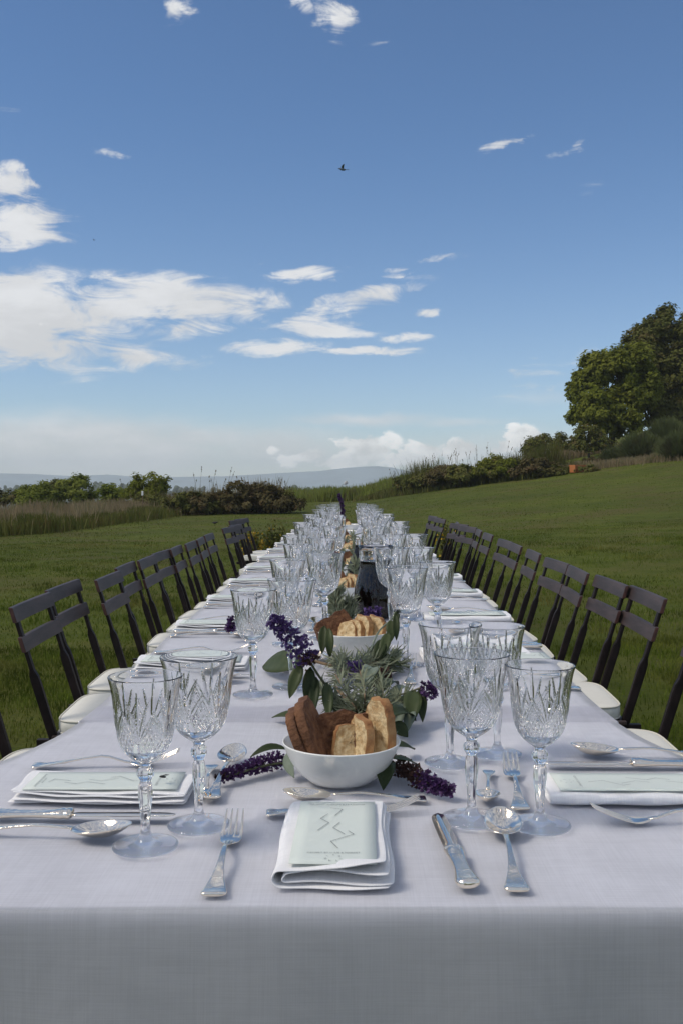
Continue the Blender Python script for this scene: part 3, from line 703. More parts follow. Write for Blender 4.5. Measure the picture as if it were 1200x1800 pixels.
# places along both sides; seat centre positions measured along the table
def jit(a): return random.uniform(-a, a)
LC = [1.30, 2.02, 2.47, 3.02, 3.56, 4.11, 4.68, 5.24, 5.8, 6.36, 6.92, 7.48, 8.04, 8.6]
RC = [1.29, 2.04, 2.62, 3.18, 3.74, 4.28, 4.84, 5.4, 5.96, 6.5, 7.06, 7.62, 8.18, 8.7]
for side, sx, cs in (('left', -1, LC), ('right', 1, RC)):
    for i, c in enumerate(cs):
        who = f'{ORD[i]} place along the {side} side'
        xo = -.415 if side == 'left' else .425                     # outer end of things
        j = jit(.012) if i else 0
        nx = sx * .315 if side == 'left' else .365 if i == 0 else .31
        me = NAPC if side == 'left' else NAPB
        fold = R(90) if side == 'right' else R(-90)
        o = napkin(me, nx, c + (.0 if side == 'left' else -.0), fold + jit(.03), f'folded napkin under the menu card at the {who}')
        if i == 1 and side == 'right': o.location = (.265, 2.10, tz(2.10) + .0012)
        if i < 9:
            card(nx + (.0), c - .002, R(-90) * sx + jit(.02), .0183 if side == 'right' else .0170, f'menu card on the napkin at the {who}', sc=(.86, 1, 1))
        if i >= 9: continue
        # knife and spoon at the diner's right hand, fork at the left hand
        rt = -1 if side == 'left' else 1
        if i == 0 and side == 'left':
            lay('knife', (-.437, 1.198), (-.207, 1.196), f'silver table knife at the {who}')
            lay('spoon', (-.452, 1.148), (-.245, 1.130), f'silver spoon nearest the front edge at the {who}')
            lay('fork', (-.447, 1.412), (-.240, 1.428), f'silver fork behind the napkin at the {who}')
            lay('fork', (-.193, 1.415), (-.183, 1.262), f'dessert fork half under a spoon at the {who}', scale=.80)
            lay('spoon', (-.1735, 1.262), (-.163, 1.463), f'dessert spoon under purple blossom at the {who}', up=.003, scale=.93)
        elif i == 0:
            lay('knife', (.505, 1.412), (.279, 1.415), f'silver table knife at the {who}')
            lay('spoon', (.535, 1.452), (.325, 1.462), f'silver spoon farthest from the front at the {who}')
            lay('fork', (.497, 1.190), (.288, 1.186), f'silver fork in front of the napkin at the {who}')
            lay('spoon', (.196, 1.392), (.172, 1.238), f'dessert spoon pointing to the viewer at the {who}', scale=.74)
            lay('fork', q2(914, 1427), (.2305, 1.425), f'dessert fork with its tines away at the {who}')
        else:
            f = c - rt * .125 + jit(.01); k = c + rt * .10 + jit(.008); s_ = c + rt * .145 + jit(.01)
            if side == 'right' and i == 1: f, k, s_ = 1.83, 2.19, 2.235
            lay('fork', (xo, f), (xo - sx * .205, f + jit(.015)), f'silver fork at the {who}')
            lay('knife', (xo, k), (xo - sx * .225, k + jit(.008)), f'silver table knife at the {who}')
            lay('spoon', (xo, s_), (xo - sx * .210, s_ + jit(.012)), f'silver spoon at the {who}')
            x1 = sx * .125 if side == 'left' else .115
            if i < 7:
                if side == 'right' and i == 1:
                    lay('fork', q2(720, 1204), (.131, 2.06), f'dessert fork with its tines away at the {who}')
                    lay('spoon', (.098, 2.06), (.072, 1.90), f'dessert spoon lying behind the spent blossom at the {who}', scale=.78)
                elif side == 'left' and i == 1:
                    lay('spoon', (-.075, 1.93), (-.058, 2.09), f'dessert spoon under the leaves at the {who}', scale=.82)
                    lay('fork', (-.125, 2.10), (-.118, 1.93), f'dessert fork behind the goblet at the {who}', scale=.84)
                else:
                    lay('spoon', (sx * .088, c - .08), (sx * .083, c + .10), f'dessert spoon at the {who}', scale=.85)
                    lay('fork', (sx * .118, c + .09), (sx * .124, c - .08), f'dessert fork at the {who}', scale=.82)

# ------------------------------------------------------------------ folding chairs and their cushions (front towards +x)
def make_chair():
    o = thing('folding_chair', 'chair', 'chair')
    def bar(st):   # st: (x, y, z, half width along x, half width along y)
        return loft([[(x + sx * a, y + sy * b, z) for sx, sy in ((-1, -1), (-.6, -1.15), (.6, -1.15), (1, -1), (1, 1), (.6, 1.15), (-.6, 1.15), (-1, 1))] for x, y, z, a, b in st])
    for s in (-1, 1):
        y = s * .168
        st = [(.10, y, .0, .010, .007), (-.150, y, .36, .0120, .0075), (-.180, y, .445, .0122, .008), (-.2265, y, .595, .0130, .0085), (-.2330, y, .616, .0118, .0085), (-.2385, y, .634, .0062, .0095), (-.244, y, .652, .0055, .0105), (-.262, y, .710, .0055, .0105), (-.290, y, .800, .0055, .0105)]
        link('back_stile', baked(*bar(st), smooth=False, name='back_stile', bevel=.0015), M['chair'], o)
        y2 = s * .145
        st2 = [(-.285, y2, .0, .010, .007), (-.10, y2, .215, .011, .007), (.150, y2, .435, .010, .007)]
        link('rear_leg', baked(*bar(st2), smooth=False, name='rear_leg', bevel=.0015), M['chair'], o)
        link('seat_rail', baked(*boxg(-.225, .205, y - .010, y + .010, .418, .440), smooth=False, name='seat_rail', bevel=.002), M['chair'], o)
    link('cross_bar', mesh('cross_bar', *tube([(-.235, -.145, .06), (-.235, .145, .06)], .006, 8)), M['chair'], o)
    for k in range(5):
        x = -.15 + k * .075
        link('seat_slat', baked(*boxg(x - .030, x + .030, -.19, .19, .4405, .452), smooth=False, name='seat_slat', bevel=.002), M['slat'], o)
    for z0, z1 in ((.686, .728), (.768, .811)):   # two bowed back slats
        rings = []
        for t in np.linspace(-1, 1, 13):
            y = t * .203; bow = -.004 * (1 - t * t)
            x0 = -.2585 + (z0 - .684) * -.305 + bow + .008; x1 = x0 - (z1 - z0) * .305
            rings.append([(x0 - .006, y, z0), (x0 + .006, y, z0 + .001), (x1 + .006, y, z1 - .001), (x1 - .006, y, z1)])
        sl = link('back_slat', baked(*loft(rings), smooth=False, name='back_slat', bevel=.0018), [M['slat'], M['chair_end']], o)
        for p in sl.data.polygons: p.material_index = 1 if abs(p.normal.y) > .9 else 0
    return o
def make_cushion():
    w, d, h = .196, .185, .046; V = []; n = 40; rows = []
    def outline(s, k):
        out = []
        for j in range(n):
            a = 2 * PI * j / n; c, q = math.cos(a), math.sin(a)
            out.append((d * s * math.copysign(abs(c) ** (2 / 6.0), c) + k, w * s * math.copysign(abs(q) ** (2 / 6.0), q)))
        return out
    prof = [(.0, .0), (.80, .0), (.95, .0), (.985, .003), (.995, .010), (1.0, .020), (.997, .030), (.985, .037), (.955, .0405), (.85, .0435), (.6, .0465), (.3, .0475), (.02, .048)]
    rings = [[(x, y, z) for x, y in outline(max(s, .01), 0)] for s, z in prof]
    o = thing('seat_cushion', 'cushion', 'cushion')
    link('cover', mesh('cover', *loft(rings)), M['cushion'], o)
    for s, z in ((.990, .0385), (.990, .004)):
        pts = [(x, y, z) for x, y in outline(s, 0)]; link('piping', mesh('piping', *tube(pts + [pts[0]], .0026, 6)), M['piping'], o)
    return o
CH, CU = make_chair(), make_cushion(); used_ch = False
def chair(side, i, yc, xback, rot, label, cl, cush=True, dz=0.0):
    global used_ch
    o = dup(CH) if used_ch else CH
    sx = -1 if side == 'left' else 1
    x = sx * (xback - .297)                       # xback: distance of the top slat from the table's centre line
    o.location = (x, yc, float(T(x, yc)) + dz); o.rotation_euler = (0, 0, (0 if side == 'left' else PI) + R(rot))
    tag(o, label, 'chair', 'dark folding chairs beside the table')
    if cush:
        c = dup(CU) if used_ch else CU
        q = Matrix.Rotation(o.rotation_euler.z, 3, 'Z') @ Vector((.008, 0, 0))
        c.location = (o.location.x + q.x, o.location.y + q.y, o.location.z + .4525); c.rotation_euler = o.rotation_euler
        tag(c, cl, 'cushion', 'cream seat cushions')
    used_ch = True
# (centre along the table, distance of the back, turn in degrees)
CHL = [(2.30, .95, 0), (2.955, .945, 2), (3.385, .975, 1), (3.73, .905, 1), (4.24, .955, 2), (4.63, .945, 1), (5.04, .955, -2), (5.42, .945, 2), (5.82, .93, 1), (6.24, .935, 3), (6.72, .95, 0), (7.70, .94, -7), (8.12, .935, -8), (9.15, 1.05, -13), (9.62, 1.05, -12)]
CHR = [(2.47, .93, -2), (3.10, .935, -2), (3.46, .92, 0), (3.90, .905, -3), (4.30, .91, 2), (4.88, .915, -2), (5.40, .915, -1), (5.74, .915, 2), (6.42, .91, 0), (6.92, .915, -3), (7.42, .91, 12), (7.92, .905, 14), (8.32, .915, -4), (9.75, .915, 10), (10.2, .91, 12), (10.65, .92, 8)]
for side, lst in (('left', CHL), ('right', CHR)):
    for i, (y, xb, r) in enumerate(lst):
        n = ORD[i]
        chair(side, i, y, xb, r, f'dark two-slat folding chair, {n} along the {side} side of the table', f'cream cushion on the {n} chair of the {side} side', cush=(side == 'left' or i < 8), dz=-.02 if (side == 'right' and i > 12) else 0)

# ------------------------------------------------------------------ bread bowls
def bowl_mesh():
    r = 1.0
    prof = [(.0004, .004), (.034, .004), (.038, .0015), (.0425, .0015), (.0455, .004), (.057, .013), (.0672, .026), (.0750, .041), (.0795, .0525), (.0801, .0540), (.0790, .0550), (.0777, .0540), (.0730, .041), (.065, .0275), (.054, .0145), (.038, .0082), (.0004, .0075)]
    return mesh('bowl', *lathe(prof, 64))
BOWLM = bowl_mesh(); BOWLM.materials.append(M['china'])
def bread_mesh(w, h, t, seed, dark):
    """slice standing on its lower crust: outline in x,z; thickness along y"""
    rnd = random.Random(seed); out = []
    n = 34
    for j in range(n):
        a = 2 * PI * j / n; c, s = math.cos(a), math.sin(a)
        x = w / 2 * math.copysign(abs(c) ** .55, c) * (1 - .10 * s); z = h / 2 + (h / 2) * (math.copysign(abs(s) ** .8, s) if s > 0 else math.copysign(abs(s) ** .45, s) * 1.0)
        k = 1 + rnd.uniform(-.03, .03) + .03 * math.sin(3 * a + seed); out.append((x * k, z * k))
    def ringo(y, s): return [(x * s, y, (z - h / 2) * s + h / 2) for x, z in out]
    crust = loft([ringo(-t / 2 + .0006, .93), ringo(-t / 2, .975), ringo(-t / 2 + .001, .995), ringo(-t / 6, 1.0), ringo(t / 6, 1.0), ringo(t / 2 - .001, .995), ringo(t / 2, .975), ringo(t / 2 - .0006, .93)], cap=False)
    V, F = [], []
    for sgn in (-1, 1):
        b = len(V)
        for q in (.955, .8, .55, .28, .02):
            V += [(x + rnd.uniform(-.0006, .0006), sgn * (t / 2 - .0002) + rnd.uniform(-.0006, .0006) * (q < .9), z) for x, y, z in ringo(0, q)]
        f = grid_faces(5, n, True); F += [tuple(i + b for i in (q if sgn < 0 else q[::-1])) for q in f]
    return mesh('crust', *crust), mesh('crumb', V, F)
BR = {}
for dark in (0, 1):
    for k in range(3):
        w, h = ((.052, .062), (.050, .052), (.050, .074))[k] if not dark else ((.054, .074), (.056, .060), (.078, .058))[k]
        a, b = bread_mesh(w, h, .0135, 20 + k + dark * 9, dark)
        a.materials.append(M['crust_dark' if dark else 'crust']); b.materials.append(M['crumb_dark' if dark else 'crumb']); BR[(dark, k)] = (a, b)
def slice_(dark, k, loc, rot, label, s=1.0):
    o = thing('bread_slice', label, 'bread', loc, 0, 'bread slices in the bowls'); o.rotation_euler = [R(a) for a in rot]; o.scale = (s, s, s)
    for n, me in zip(('crust', 'crumb'), BR[(dark, k)]): link(n, me, None, o)
    return o
BOWLS = []
def bowl(x, y, label, s=1.0):
    o = link('bread_bowl', BOWLM); o.location = (x, y, tz(y) + .001); o.scale = (s,) * 3; o.rotation_euler = (0, 0, random.random() * 6)
    return tag(o, label, 'bowl', 'white bread bowls')
b1x, b1y = q2(600, 1368); b1y -= .012
bowl(b1x, b1y, 'nearest white bowl holding a row of brown and pale bread slices')
B1 = (b1x, b1y, tz(b1y))
def inb(B, dx, dy, dz): return (B[0] + dx, B[1] + dy, B[2] + dz)
slice_(1, 0, inb(B1, -.040, -.014, .030), (-22, -4, 80), 'leftmost brown bread slice in the nearest bowl', .98)
slice_(1, 0, inb(B1, -.025, -.012, .034), (-21, -3, 76), 'tall brown bread slice second from the left in the nearest bowl', 1.10)
slice_(1, 2, inb(B1, -.004, .004, .036), (-14, -6, 22), 'broad dark brown crust piece in the middle of the nearest bowl', 1.0)
slice_(0, 1, inb(B1, .010, -.016, .032), (-12, 4, 18), 'low pale bread slice in the middle of the nearest bowl', .92)
slice_(0, 0, inb(B1, .024, -.016, .033), (-4, 4, -62), 'pale bread slice showing its crust edge in the nearest bowl', .93)
slice_(1, 1, inb(B1, .036, .002, .034), (-10, 8, 40), 'dark brown slice leaning behind a pale one in the nearest bowl', .95)
slice_(0, 2, inb(B1, .050, -.002, .031), (0, 4, -54), 'tall pale slice standing at the right of the nearest bowl', 1.08)
BP = [(q2(621, 1150)[0], 2.12), (q2(608, 1080)[0] + .0, 3.0), (.022, 3.86), (.0, 4.75), (.012, 5.6), (-.02, 6.6), (.01, 7.6)]
for i, (x, y) in enumerate(BP):
    n = ORD[i + 1]; bowl(x, y, f'white bread bowl, {n} from the near end of the table', .94); B = (x, y, tz(y) - .003)
    arr = [(1, 2, (-.036, .004, .034), (-24, -14, 30)), (1, 0, (-.014, .018, .028), (-20, -10, 22)), (0, 1, (-.014, -.016, .030), (-22, -12, -34)), (0, 1, (.000, -.012, .032), (-14, -6, -44)), (0, 0, (.016, -.006, .032), (-8, 0, -48)), (0, 0, (.040, .000, .030), (-8, 6, -40))]
    names = ['brown slice lying at the left', 'brown slice leaning at the back', 'low pale slice', 'pale slice leaning in the middle', 'largest pale slice', 'pale slice at the right']
    if i == 0: pass
    for (dk, k, d, r), nm in list(zip(arr, names))[:6 if i < 4 else 3]:
        slice_(dk, k, inb(B, *d), [a + jit(5) for a in r] if i else r, f'{nm} in the {n} bread bowl', .95)

# ------------------------------------------------------------------ carafe of wine, bottle, vase
def carafe(x, y, prof, level, label, name, cat, wall=.0022, seg=64):
    o = thing(name, label, cat, (x, y, tz(y) + .001))
    outer = prof; inner = [(max(.0006, r - wall), z + (wall * 1.6 if i == 0 else 0)) for i, (r, z) in enumerate(prof)][::-1]
    inner[-1] = (.0006, prof[0][1] + .005)
    rim = [(prof[-1][0] - wall * .5, prof[-1][1] + .001)]
    link('glass_body', mesh('glass_body', *lathe([(.0005, .0008)] + outer + rim + inner, seg)), M['glass'], o)
    w = [(r - wall + .0003 + .0004, max(z, prof[0][1] + .0045)) for r, z in prof if z < level]; rl = np.interp(level, [p[1] for p in prof], [p[0] for p in prof]) - wall + .0007
    w = [(.0005, prof[0][1] + .0045)] + w + [(rl, level), (rl - .001, level - .0002), (.0005, level - .0004)]
    link('wine', mesh('wine', *lathe(w, seg)), M['wine'], o); return o
JUG = [(.048, .0), (.054, .004), (.058, .022), (.0600, .045), (.0585, .066), (.0545, .090), (.0490, .112), (.0445, .130), (.0425, .145), (.0430, .158), (.0455, .161), (.0445, .164), (.0450, .178), (.0470, .192)]
cx, cyy = W(660, 1085, 2.66)[:2]
carafe(cx, 2.66, JUG, .152, 'wide glass carafe filled with dark red wine behind the second bread bowl', 'wine_carafe', 'carafe')
BOT = [(.034, 0), (.038, .004), (.0385, .04), (.037, .06), (.028, .082), (.016, .105), (.0115, .125), (.0100, .140), (.0110, .142), (.0110, .152), (.0100, .156)]
carafe((620 - VX) * 3.55 / FP + .018, 3.62, BOT, .135, 'dark bottle with a slim neck between bread bowls in mid table', 'wine_bottle', 'bottle')
VASE = [(.026, 0), (.030, .004), (.031, .03), (.027, .07), (.020, .11), (.019, .14), (.024, .165)]
vx, vy = (601 - VX) * 6.0 / FP, 6.0
vz = thing('bud_vase', 'small clear glass vase with a lavender spike far down the table', 'vase', (vx, vy, tz(vy) + .001))
link('glass_body', mesh('glass_body', *lathe([(.0005, .0008)] + VASE + [(.0226, .166)] + [(r - .0016, z + (.004 if i == 0 else 0)) for i, (r, z) in enumerate(VASE)][::-1] + [(.0005, .005)], 40)), M['glass'], vz)

# ------------------------------------------------------------------ herbs and flowers along the middle
def bend(pts, n=14):
    """smooth curve through a few points"""
    P_ = [Vector(p) for p in pts]; out = []
    Q = [P_[0] * 2 - P_[1]] + P_ + [P_[-1] * 2 - P_[-2]]
    for i in range(1, len(Q) - 2):
        for k in range(n // (len(P_) - 1) + 1):
            t = k / (n // (len(P_) - 1) + 1); a, b, c, d = Q[i - 1:i + 3]
            out.append(.5 * ((2 * b) + (c - a) * t + (2 * a - 5 * b + 4 * c - d) * t * t + (3 * b - a - 3 * c + d) * t ** 3))
    return out + [P_[-1]]

def leaf_mesh(base, tip, width, face, sag=.12, fold=.25, seg=8, wav=.0):
    """one leaf from base to tip, its upper side towards 'face'"""
    b, t = Vector(base), Vector(tip); d = t - b; L_ = d.length; u = d / L_
    f = Vector(face); f = (f - u * f.dot(u)).normalized(); s = u.cross(f); V = []
    for i in range(seg + 1):
        q = i / seg; w = width * .5 * math.sin(PI * min(1, q * .97 + .03) ** .85) ** .8 if 0 < i < seg else .0004
        c = b + u * (q * L_) + f * (sag * L_ * math.sin(PI * q)) + f * wav * math.sin(q * 11)
        for k in (-1, -.5, 0, .5, 1): V.append(c + s * (k * w) + f * (abs(k) * w * fold) + f * (.0008 if k else 0))
    return baked(V, grid_faces(seg + 1, 5), True, 'leaf', .0005, 0)

def florets(path, r0, r1, n, size, seed, taper=.6, gaps=0.0):
    """little four-lobed flowers standing round a stem"""
    r = np.random.default_rng(seed); pts = np.array([tuple(p) for p in path]); m = len(pts)
    q = r.random(n) ** .9; idx = q * (m - 1); i0 = np.minimum(idx.astype(int), m - 2); fr = (idx - i0)[:, None]
    c = pts[i0] * (1 - fr) + pts[i0 + 1] * fr; ax = pts[i0 + 1] - pts[i0]; ax /= np.linalg.norm(ax, axis=1)[:, None]
    if gaps: c += (np.sin(q * 46)[:, None] * gaps) * ax
    rv = r.normal(size=(n, 3)); rv -= ax * (rv * ax).sum(1)[:, None]; rv /= np.linalg.norm(rv, axis=1)[:, None]
    rad = (r0 + (r1 - r0) * q ** 1.3) * np.sqrt(r.uniform(.12, 1.15, n)) * (1 + .25 * np.sin(q * 40 + rv[:, 0] * 3))
    c = c + rv * rad[:, None]; nrm = rv + ax * .4 + r.normal(size=(n, 3)) * .35; nrm /= np.linalg.norm(nrm, axis=1)[:, None]
    a = np.cross(nrm, r.normal(size=(n, 3))); a /= np.linalg.norm(a, axis=1)[:, None]; b = np.cross(nrm, a); s = size * r.uniform(.6, 1.3, n)[:, None]
    V = np.empty((n, 9, 3)); V[:, 0] = c - nrm * s * 1.2          # tube foot
    for k in range(8):
        t = k * PI / 4; rr = s * (1.0 if k % 2 == 0 else .45); V[:, 1 + k] = c + (a * math.cos(t) + b * math.sin(t)) * rr + nrm * s * (.15 if k % 2 else .35)
    f = np.array([[0, 1 + k, 1 + (k + 1) % 8] for k in range(8)]); F = (np.arange(n)[:, None, None] * 9 + f[None]).reshape(-1, 3)
    return npmesh('flower_spike', V.reshape(-1, 3), F)

def needles(paths, n, ln, wd, seed, spread=.9, z0=None):
    """narrow soft leaves along several stems, each a curved strip"""
    r = np.random.default_rng(seed); Vs = []
    for path in paths:
        pts = np.array([tuple(p) for p in path]); m = len(pts); k = n // len(paths)
        q = r.random(k); idx = q * (m - 1); i0 = np.minimum(idx.astype(int), m - 2); fr = (idx - i0)[:, None]
        c = pts[i0] * (1 - fr) + pts[i0 + 1] * fr; ax = pts[i0 + 1] - pts[i0]; ax /= np.linalg.norm(ax, axis=1)[:, None]
        rv = r.normal(size=(k, 3)); rv -= ax * (rv * ax).sum(1)[:, None]; rv /= np.linalg.norm(rv, axis=1)[:, None]
        d = ax * r.uniform(.5, 1.1, k)[:, None] + rv * spread; d /= np.linalg.norm(d, axis=1)[:, None]
        l = ln * r.uniform(.55, 1.15, k)[:, None]; s = np.cross(d, r.normal(size=(k, 3))); s /= np.linalg.norm(s, axis=1)[:, None]
        up = np.cross(s, d); V = np.empty((k, 8, 3))
        for i, (t, w, cv) in enumerate(((0, .5, 0), (.35, 1, .05), (.7, .9, .0), (1, .12, -.12))):
            p = c + d * l * t + up * l * cv * 1.2; V[:, i * 2] = p - s * wd * w * .5; V[:, i * 2 + 1] = p + s * wd * w * .5
        Vs.append(V)
    V = np.concatenate(Vs)
    if z0 is not None: V[..., 2] = np.maximum(V[..., 2], z0)
    k = len(V); f = np.array([[0, 1, 3, 2], [2, 3, 5, 4], [4, 5, 7, 6]])
    return npmesh('foliage', V.reshape(-1, 3), (np.arange(k)[:, None, None] * 8 + f[None]).reshape(-1, 4), True)

def sprig(name, label, cat, origin, stem=None, srad=.0014, smat='green_stem', leaves=(), spikes=(), needle=None, group=None):
    o = thing(name, label, cat, origin, 0, group); off = Vector(origin)
    def loc(me):
        me.transform(Matrix.Translation(-off)); return me
    if stem: link('stem', loc(mesh('stem', *tube(bend(stem), srad, 7))), M[smat], o)
    for bs, tp, w, fc, mt in leaves: link('leaf', loc(leaf_mesh(bs, tp, w, fc, sag=random.uniform(.04, .16), fold=random.uniform(.15, .4))), M[mt], o)
    for path, r0, r1, n, sz, mt in spikes:
        k = link('flower_spike', loc(florets(bend(path, 18), r0, r1, n, sz, random.randrange(999), gaps=.002)), M[mt], o)
    if needle:
        paths, n, ln, wd, mt, z0 = needle; link('foliage', loc(needles([bend(p) for p in paths], n, ln, wd, random.randrange(999), z0=z0)), M[mt], o)
        for p in paths: link('stem', loc(mesh('stem', *tube(bend(p), .0016, 6))), M['stem'], o)
    return o
C = (0, -.75, .6)
# raised buddleia with hanging leaves, left of centre
Y = 1.60
sprig('buddleia_sprig', 'raised purple buddleia sprig with hanging leaves behind the nearest bowl', 'flower', W(600, 1240, 1.66), stem=[W(612, 1248, 1.66), W(588, 1222, 1.64), W(562, 1190, 1.61), W(540, 1155, Y)], srad=.0021,
      leaves=[(W(530, 1168, 1.60), W(509, 1228, 1.58), .021, C, 'leaf'), (W(546, 1172, 1.61), W(541, 1246, 1.59), .021, C, 'leaf_dark'), (W(556, 1190, 1.61), W(549, 1262, 1.57), .017, C, 'leaf_dark'), (W(575, 1200, 1.62), W(578, 1264, 1.57), .019, C, 'leaf'), (W(590, 1222, 1.63), W(602, 1275, 1.57), .022, C, 'leaf_dark'), (W(604, 1240, 1.63), W(640, 1262, 1.56), .02, C, 'leaf_dark')],
      spikes=[([W(545, 1162, Y), W(520, 1130, Y), W(496, 1103, Y), W(476, 1090, Y)], .0215, .011, 720, .0030, 'purple'), ([W(552, 1166, Y), W(536, 1148, Y)], .015, .012, 90, .0034, 'spent')], group='purple buddleia sprigs')
# two spent spikes lying on the cloth either side of the bowl
def on(px, py, up): return P(px, py, up)
sprig('buddleia_sprig', 'purple buddleia spike lying across the dessert spoon left of the nearest bowl', 'flower', on(480, 1352, 0), stem=[on(520, 1340, .012), on(470, 1345, .016), on(395, 1366, .012)], srad=.0016,
      spikes=[([on(498, 1334, .014), on(462, 1344, .015), on(430, 1352, .015), on(392, 1364, .013)], 0.0115, .0075, 560, .0028, 'purple_dark'), ([on(395, 1362, .013), on(380, 1367, .011)], .006, .004, 50, .0026, 'spent')],
      leaves=[(on(507, 1322, .03), on(518, 1368, .006), .018, (-.6, -.6, .5), 'leaf_pale'), (on(505, 1318, .018), on(440, 1332, .012), .017, (0, -.3, 1), 'leaf_dark')], group='purple buddleia sprigs')
sprig('buddleia_sprig', 'fading brown and purple buddleia spike lying right of the nearest bowl', 'flower', on(745, 1375, 0), stem=[on(690, 1340, .012), on(735, 1368, .014), on(790, 1392, .011)], srad=.0016,
      spikes=[([on(694, 1340, .014), on(718, 1356, .015), on(742, 1372, .015)], .0115, .0125, 380, .0026, 'spent'), ([on(736, 1368, .014), on(765, 1380, .015), on(794, 1390, .012)], .0115, .0075, 380, .0028, 'purple_dark')],
      leaves=[(on(690, 1334, .030), on(738, 1350, .006), .020, (0, -.3, 1), 'leaf'), (on(676, 1338, .024), on(673, 1390, .004), .028, (0, -1, .4), 'leaf_dark'), (on(694, 1312, .02), on(728, 1318, .005), .026, (0, -.3, 1), 'leaf_dark')], group='purple buddleia sprigs')
# small tip behind the left goblets, one over the second bowl
sprig('buddleia_sprig', 'little dark purple flower tip beside the second wine glass of the left half', 'flower', W(408, 1100, 2.25), stem=[(W(408, 1085, 2.25)[0] + .05, 2.40, tz(2.4) + .004), W(415, 1083, 2.28), W(404, 1106, 2.25)], spikes=[([W(414, 1083, 2.27), W(404, 1110, 2.25)], .014, .009, 130, .0042, 'purple_dark')], group='purple buddleia sprigs')
sprig('buddleia_sprig', 'lilac flower head behind the bread of the second bowl', 'flower', W(655, 1080, 2.25), stem=[(W(655, 1080, 2.25)[0], 2.36, tz(2.3) + .02), W(655, 1080, 2.25)], spikes=[([W(640, 1079, 2.25), W(668, 1078, 2.25)], .014, .013, 190, .0040, 'purple')], group='purple buddleia sprigs')
sprig('buddleia_sprig', 'rusty spent flower beside the dessert spoon right of the herbs', 'flower', P(662, 1192), stem=[P(625, 1204, .01), P(690, 1182, .012)], spikes=[([P(644, 1198, .012), P(682, 1184, .013)], .014, .010, 230, .0034, 'spent')], leaves=[(P(640, 1206, .015), P(690, 1186, .006), .022, (0, -.3, 1), 'leaf_dark')], group='purple buddleia sprigs')
sprig('buddleia_sprig', 'small violet blossom lying on the silver herbs', 'flower', P(624, 1172, .03), stem=[P(600, 1190, .02), P(628, 1172, .035)], spikes=[([P(612, 1176, .035), P(634, 1172, .036)], .013, .011, 150, .0036, 'purple')], group='purple buddleia sprigs')
sprig('buddleia_sprig', 'purple flower tip by the leaves under the right goblet', 'flower', W(752, 1216, 1.62), stem=[P(640, 1240, .02), W(700, 1222, 1.64), W(745, 1208, 1.62)], srad=.0014, spikes=[([W(745, 1206, 1.62), W(762, 1222, 1.60)], .012, .010, 110, .0034, 'purple_dark')],
      leaves=[(W(726, 1214, 1.63), W(720, 1278, 1.57), .030, C, 'leaf'), (W(738, 1210, 1.63), W(742, 1270, 1.58), .018, C, 'leaf_dark'), (W(712, 1222, 1.63), W(716, 1252, 1.60), .02, C, 'leaf_dark'), (W(700, 1235, 1.62), W(690, 1300, 1.50), .026, C, 'leaf_pale'), (W(720, 1250, 1.60), W(714, 1290, 1.53), .02, C, 'leaf_pale')], group='purple buddleia sprigs')
# grey-leaved herb bundles down the middle
def bundle(label, pts, n, ln=.034, wd=.0042, z0=None):
    c = pts[0][0]; sprig('silver_herb', label, 'herb', c, needle=(pts, n, ln, wd, 'silver_leaf', z0), group='silver-grey herb bundles')
z16 = tz(1.7) + .003
bundle('bushy silver-grey herb bundle right behind the nearest bowl', [[P(640, 1268, .015), P(612, 1225, .05), P(590, 1186, .045)], [P(640, 1262, .02), P(640, 1215, .06), P(632, 1178, .05)], [P(660, 1262, .02), P(672, 1225, .05), P(668, 1190, .045)], [P(630, 1262, .02), P(586, 1235, .035), P(560, 1205, .03)], [P(650, 1262, .02), P(690, 1240, .03), P(710, 1225, .03)]], 720, .033, .0028, z16)
bundle('silver-grey herb sprays lying in front of the second bowl', [[P(600, 1178, .03), P(630, 1166, .03), P(655, 1150, .03)], [P(600, 1180, .03), P(655, 1165, .03), P(695, 1152, .025)], [P(606, 1178, .03), P(600, 1164, .03), P(588, 1156, .025)], [P(610, 1180, .03), P(670, 1172, .02), P(700, 1165, .02)]], 700, .036, .0030, tz(2) + .003)
bundle('tall silver-grey herb bundle left of the wine carafe', [[(-.020, 2.52, tz(2.5) + .01), (-.04, 2.56, tz(2.5) + .05), (-.055, 2.6, tz(2.5) + .085)], [(-.020, 2.5, tz(2.5) + .01), (-.05, 2.58, tz(2.5) + .07), (-.07, 2.62, tz(2.5) + .09)], [(-.0, 2.5, tz(2.5) + .01), (.0, 2.52, tz(2.5) + .035), (.0, 2.54, tz(2.5) + .055)], [(-.02, 2.48, tz(2.5) + .01), (-.03, 2.5, tz(2.5) + .06), (-.03, 2.52, tz(2.5) + .09)]], 1000, .038, .0036, tz(2.5) + .003)
for i, (y, nm) in enumerate(((3.42, 'third'), (4.3, 'fourth'), (5.2, 'fifth'))):
    z = tz(y); bundle(f'silver-grey herb bundle behind the {nm} bread bowl', [[(.0, y - .05, z + .01), (-.02, y + .02, z + .06), (-.04, y + .05, z + .08)], [(.02, y - .05, z + .01), (.02, y + .02, z + .07), (.03, y + .06, z + .09)], [(.03, y - .05, z + .01), (.06, y, z + .05), (.08, y + .03, z + .06)]], 220, .045, .006, z + .003)
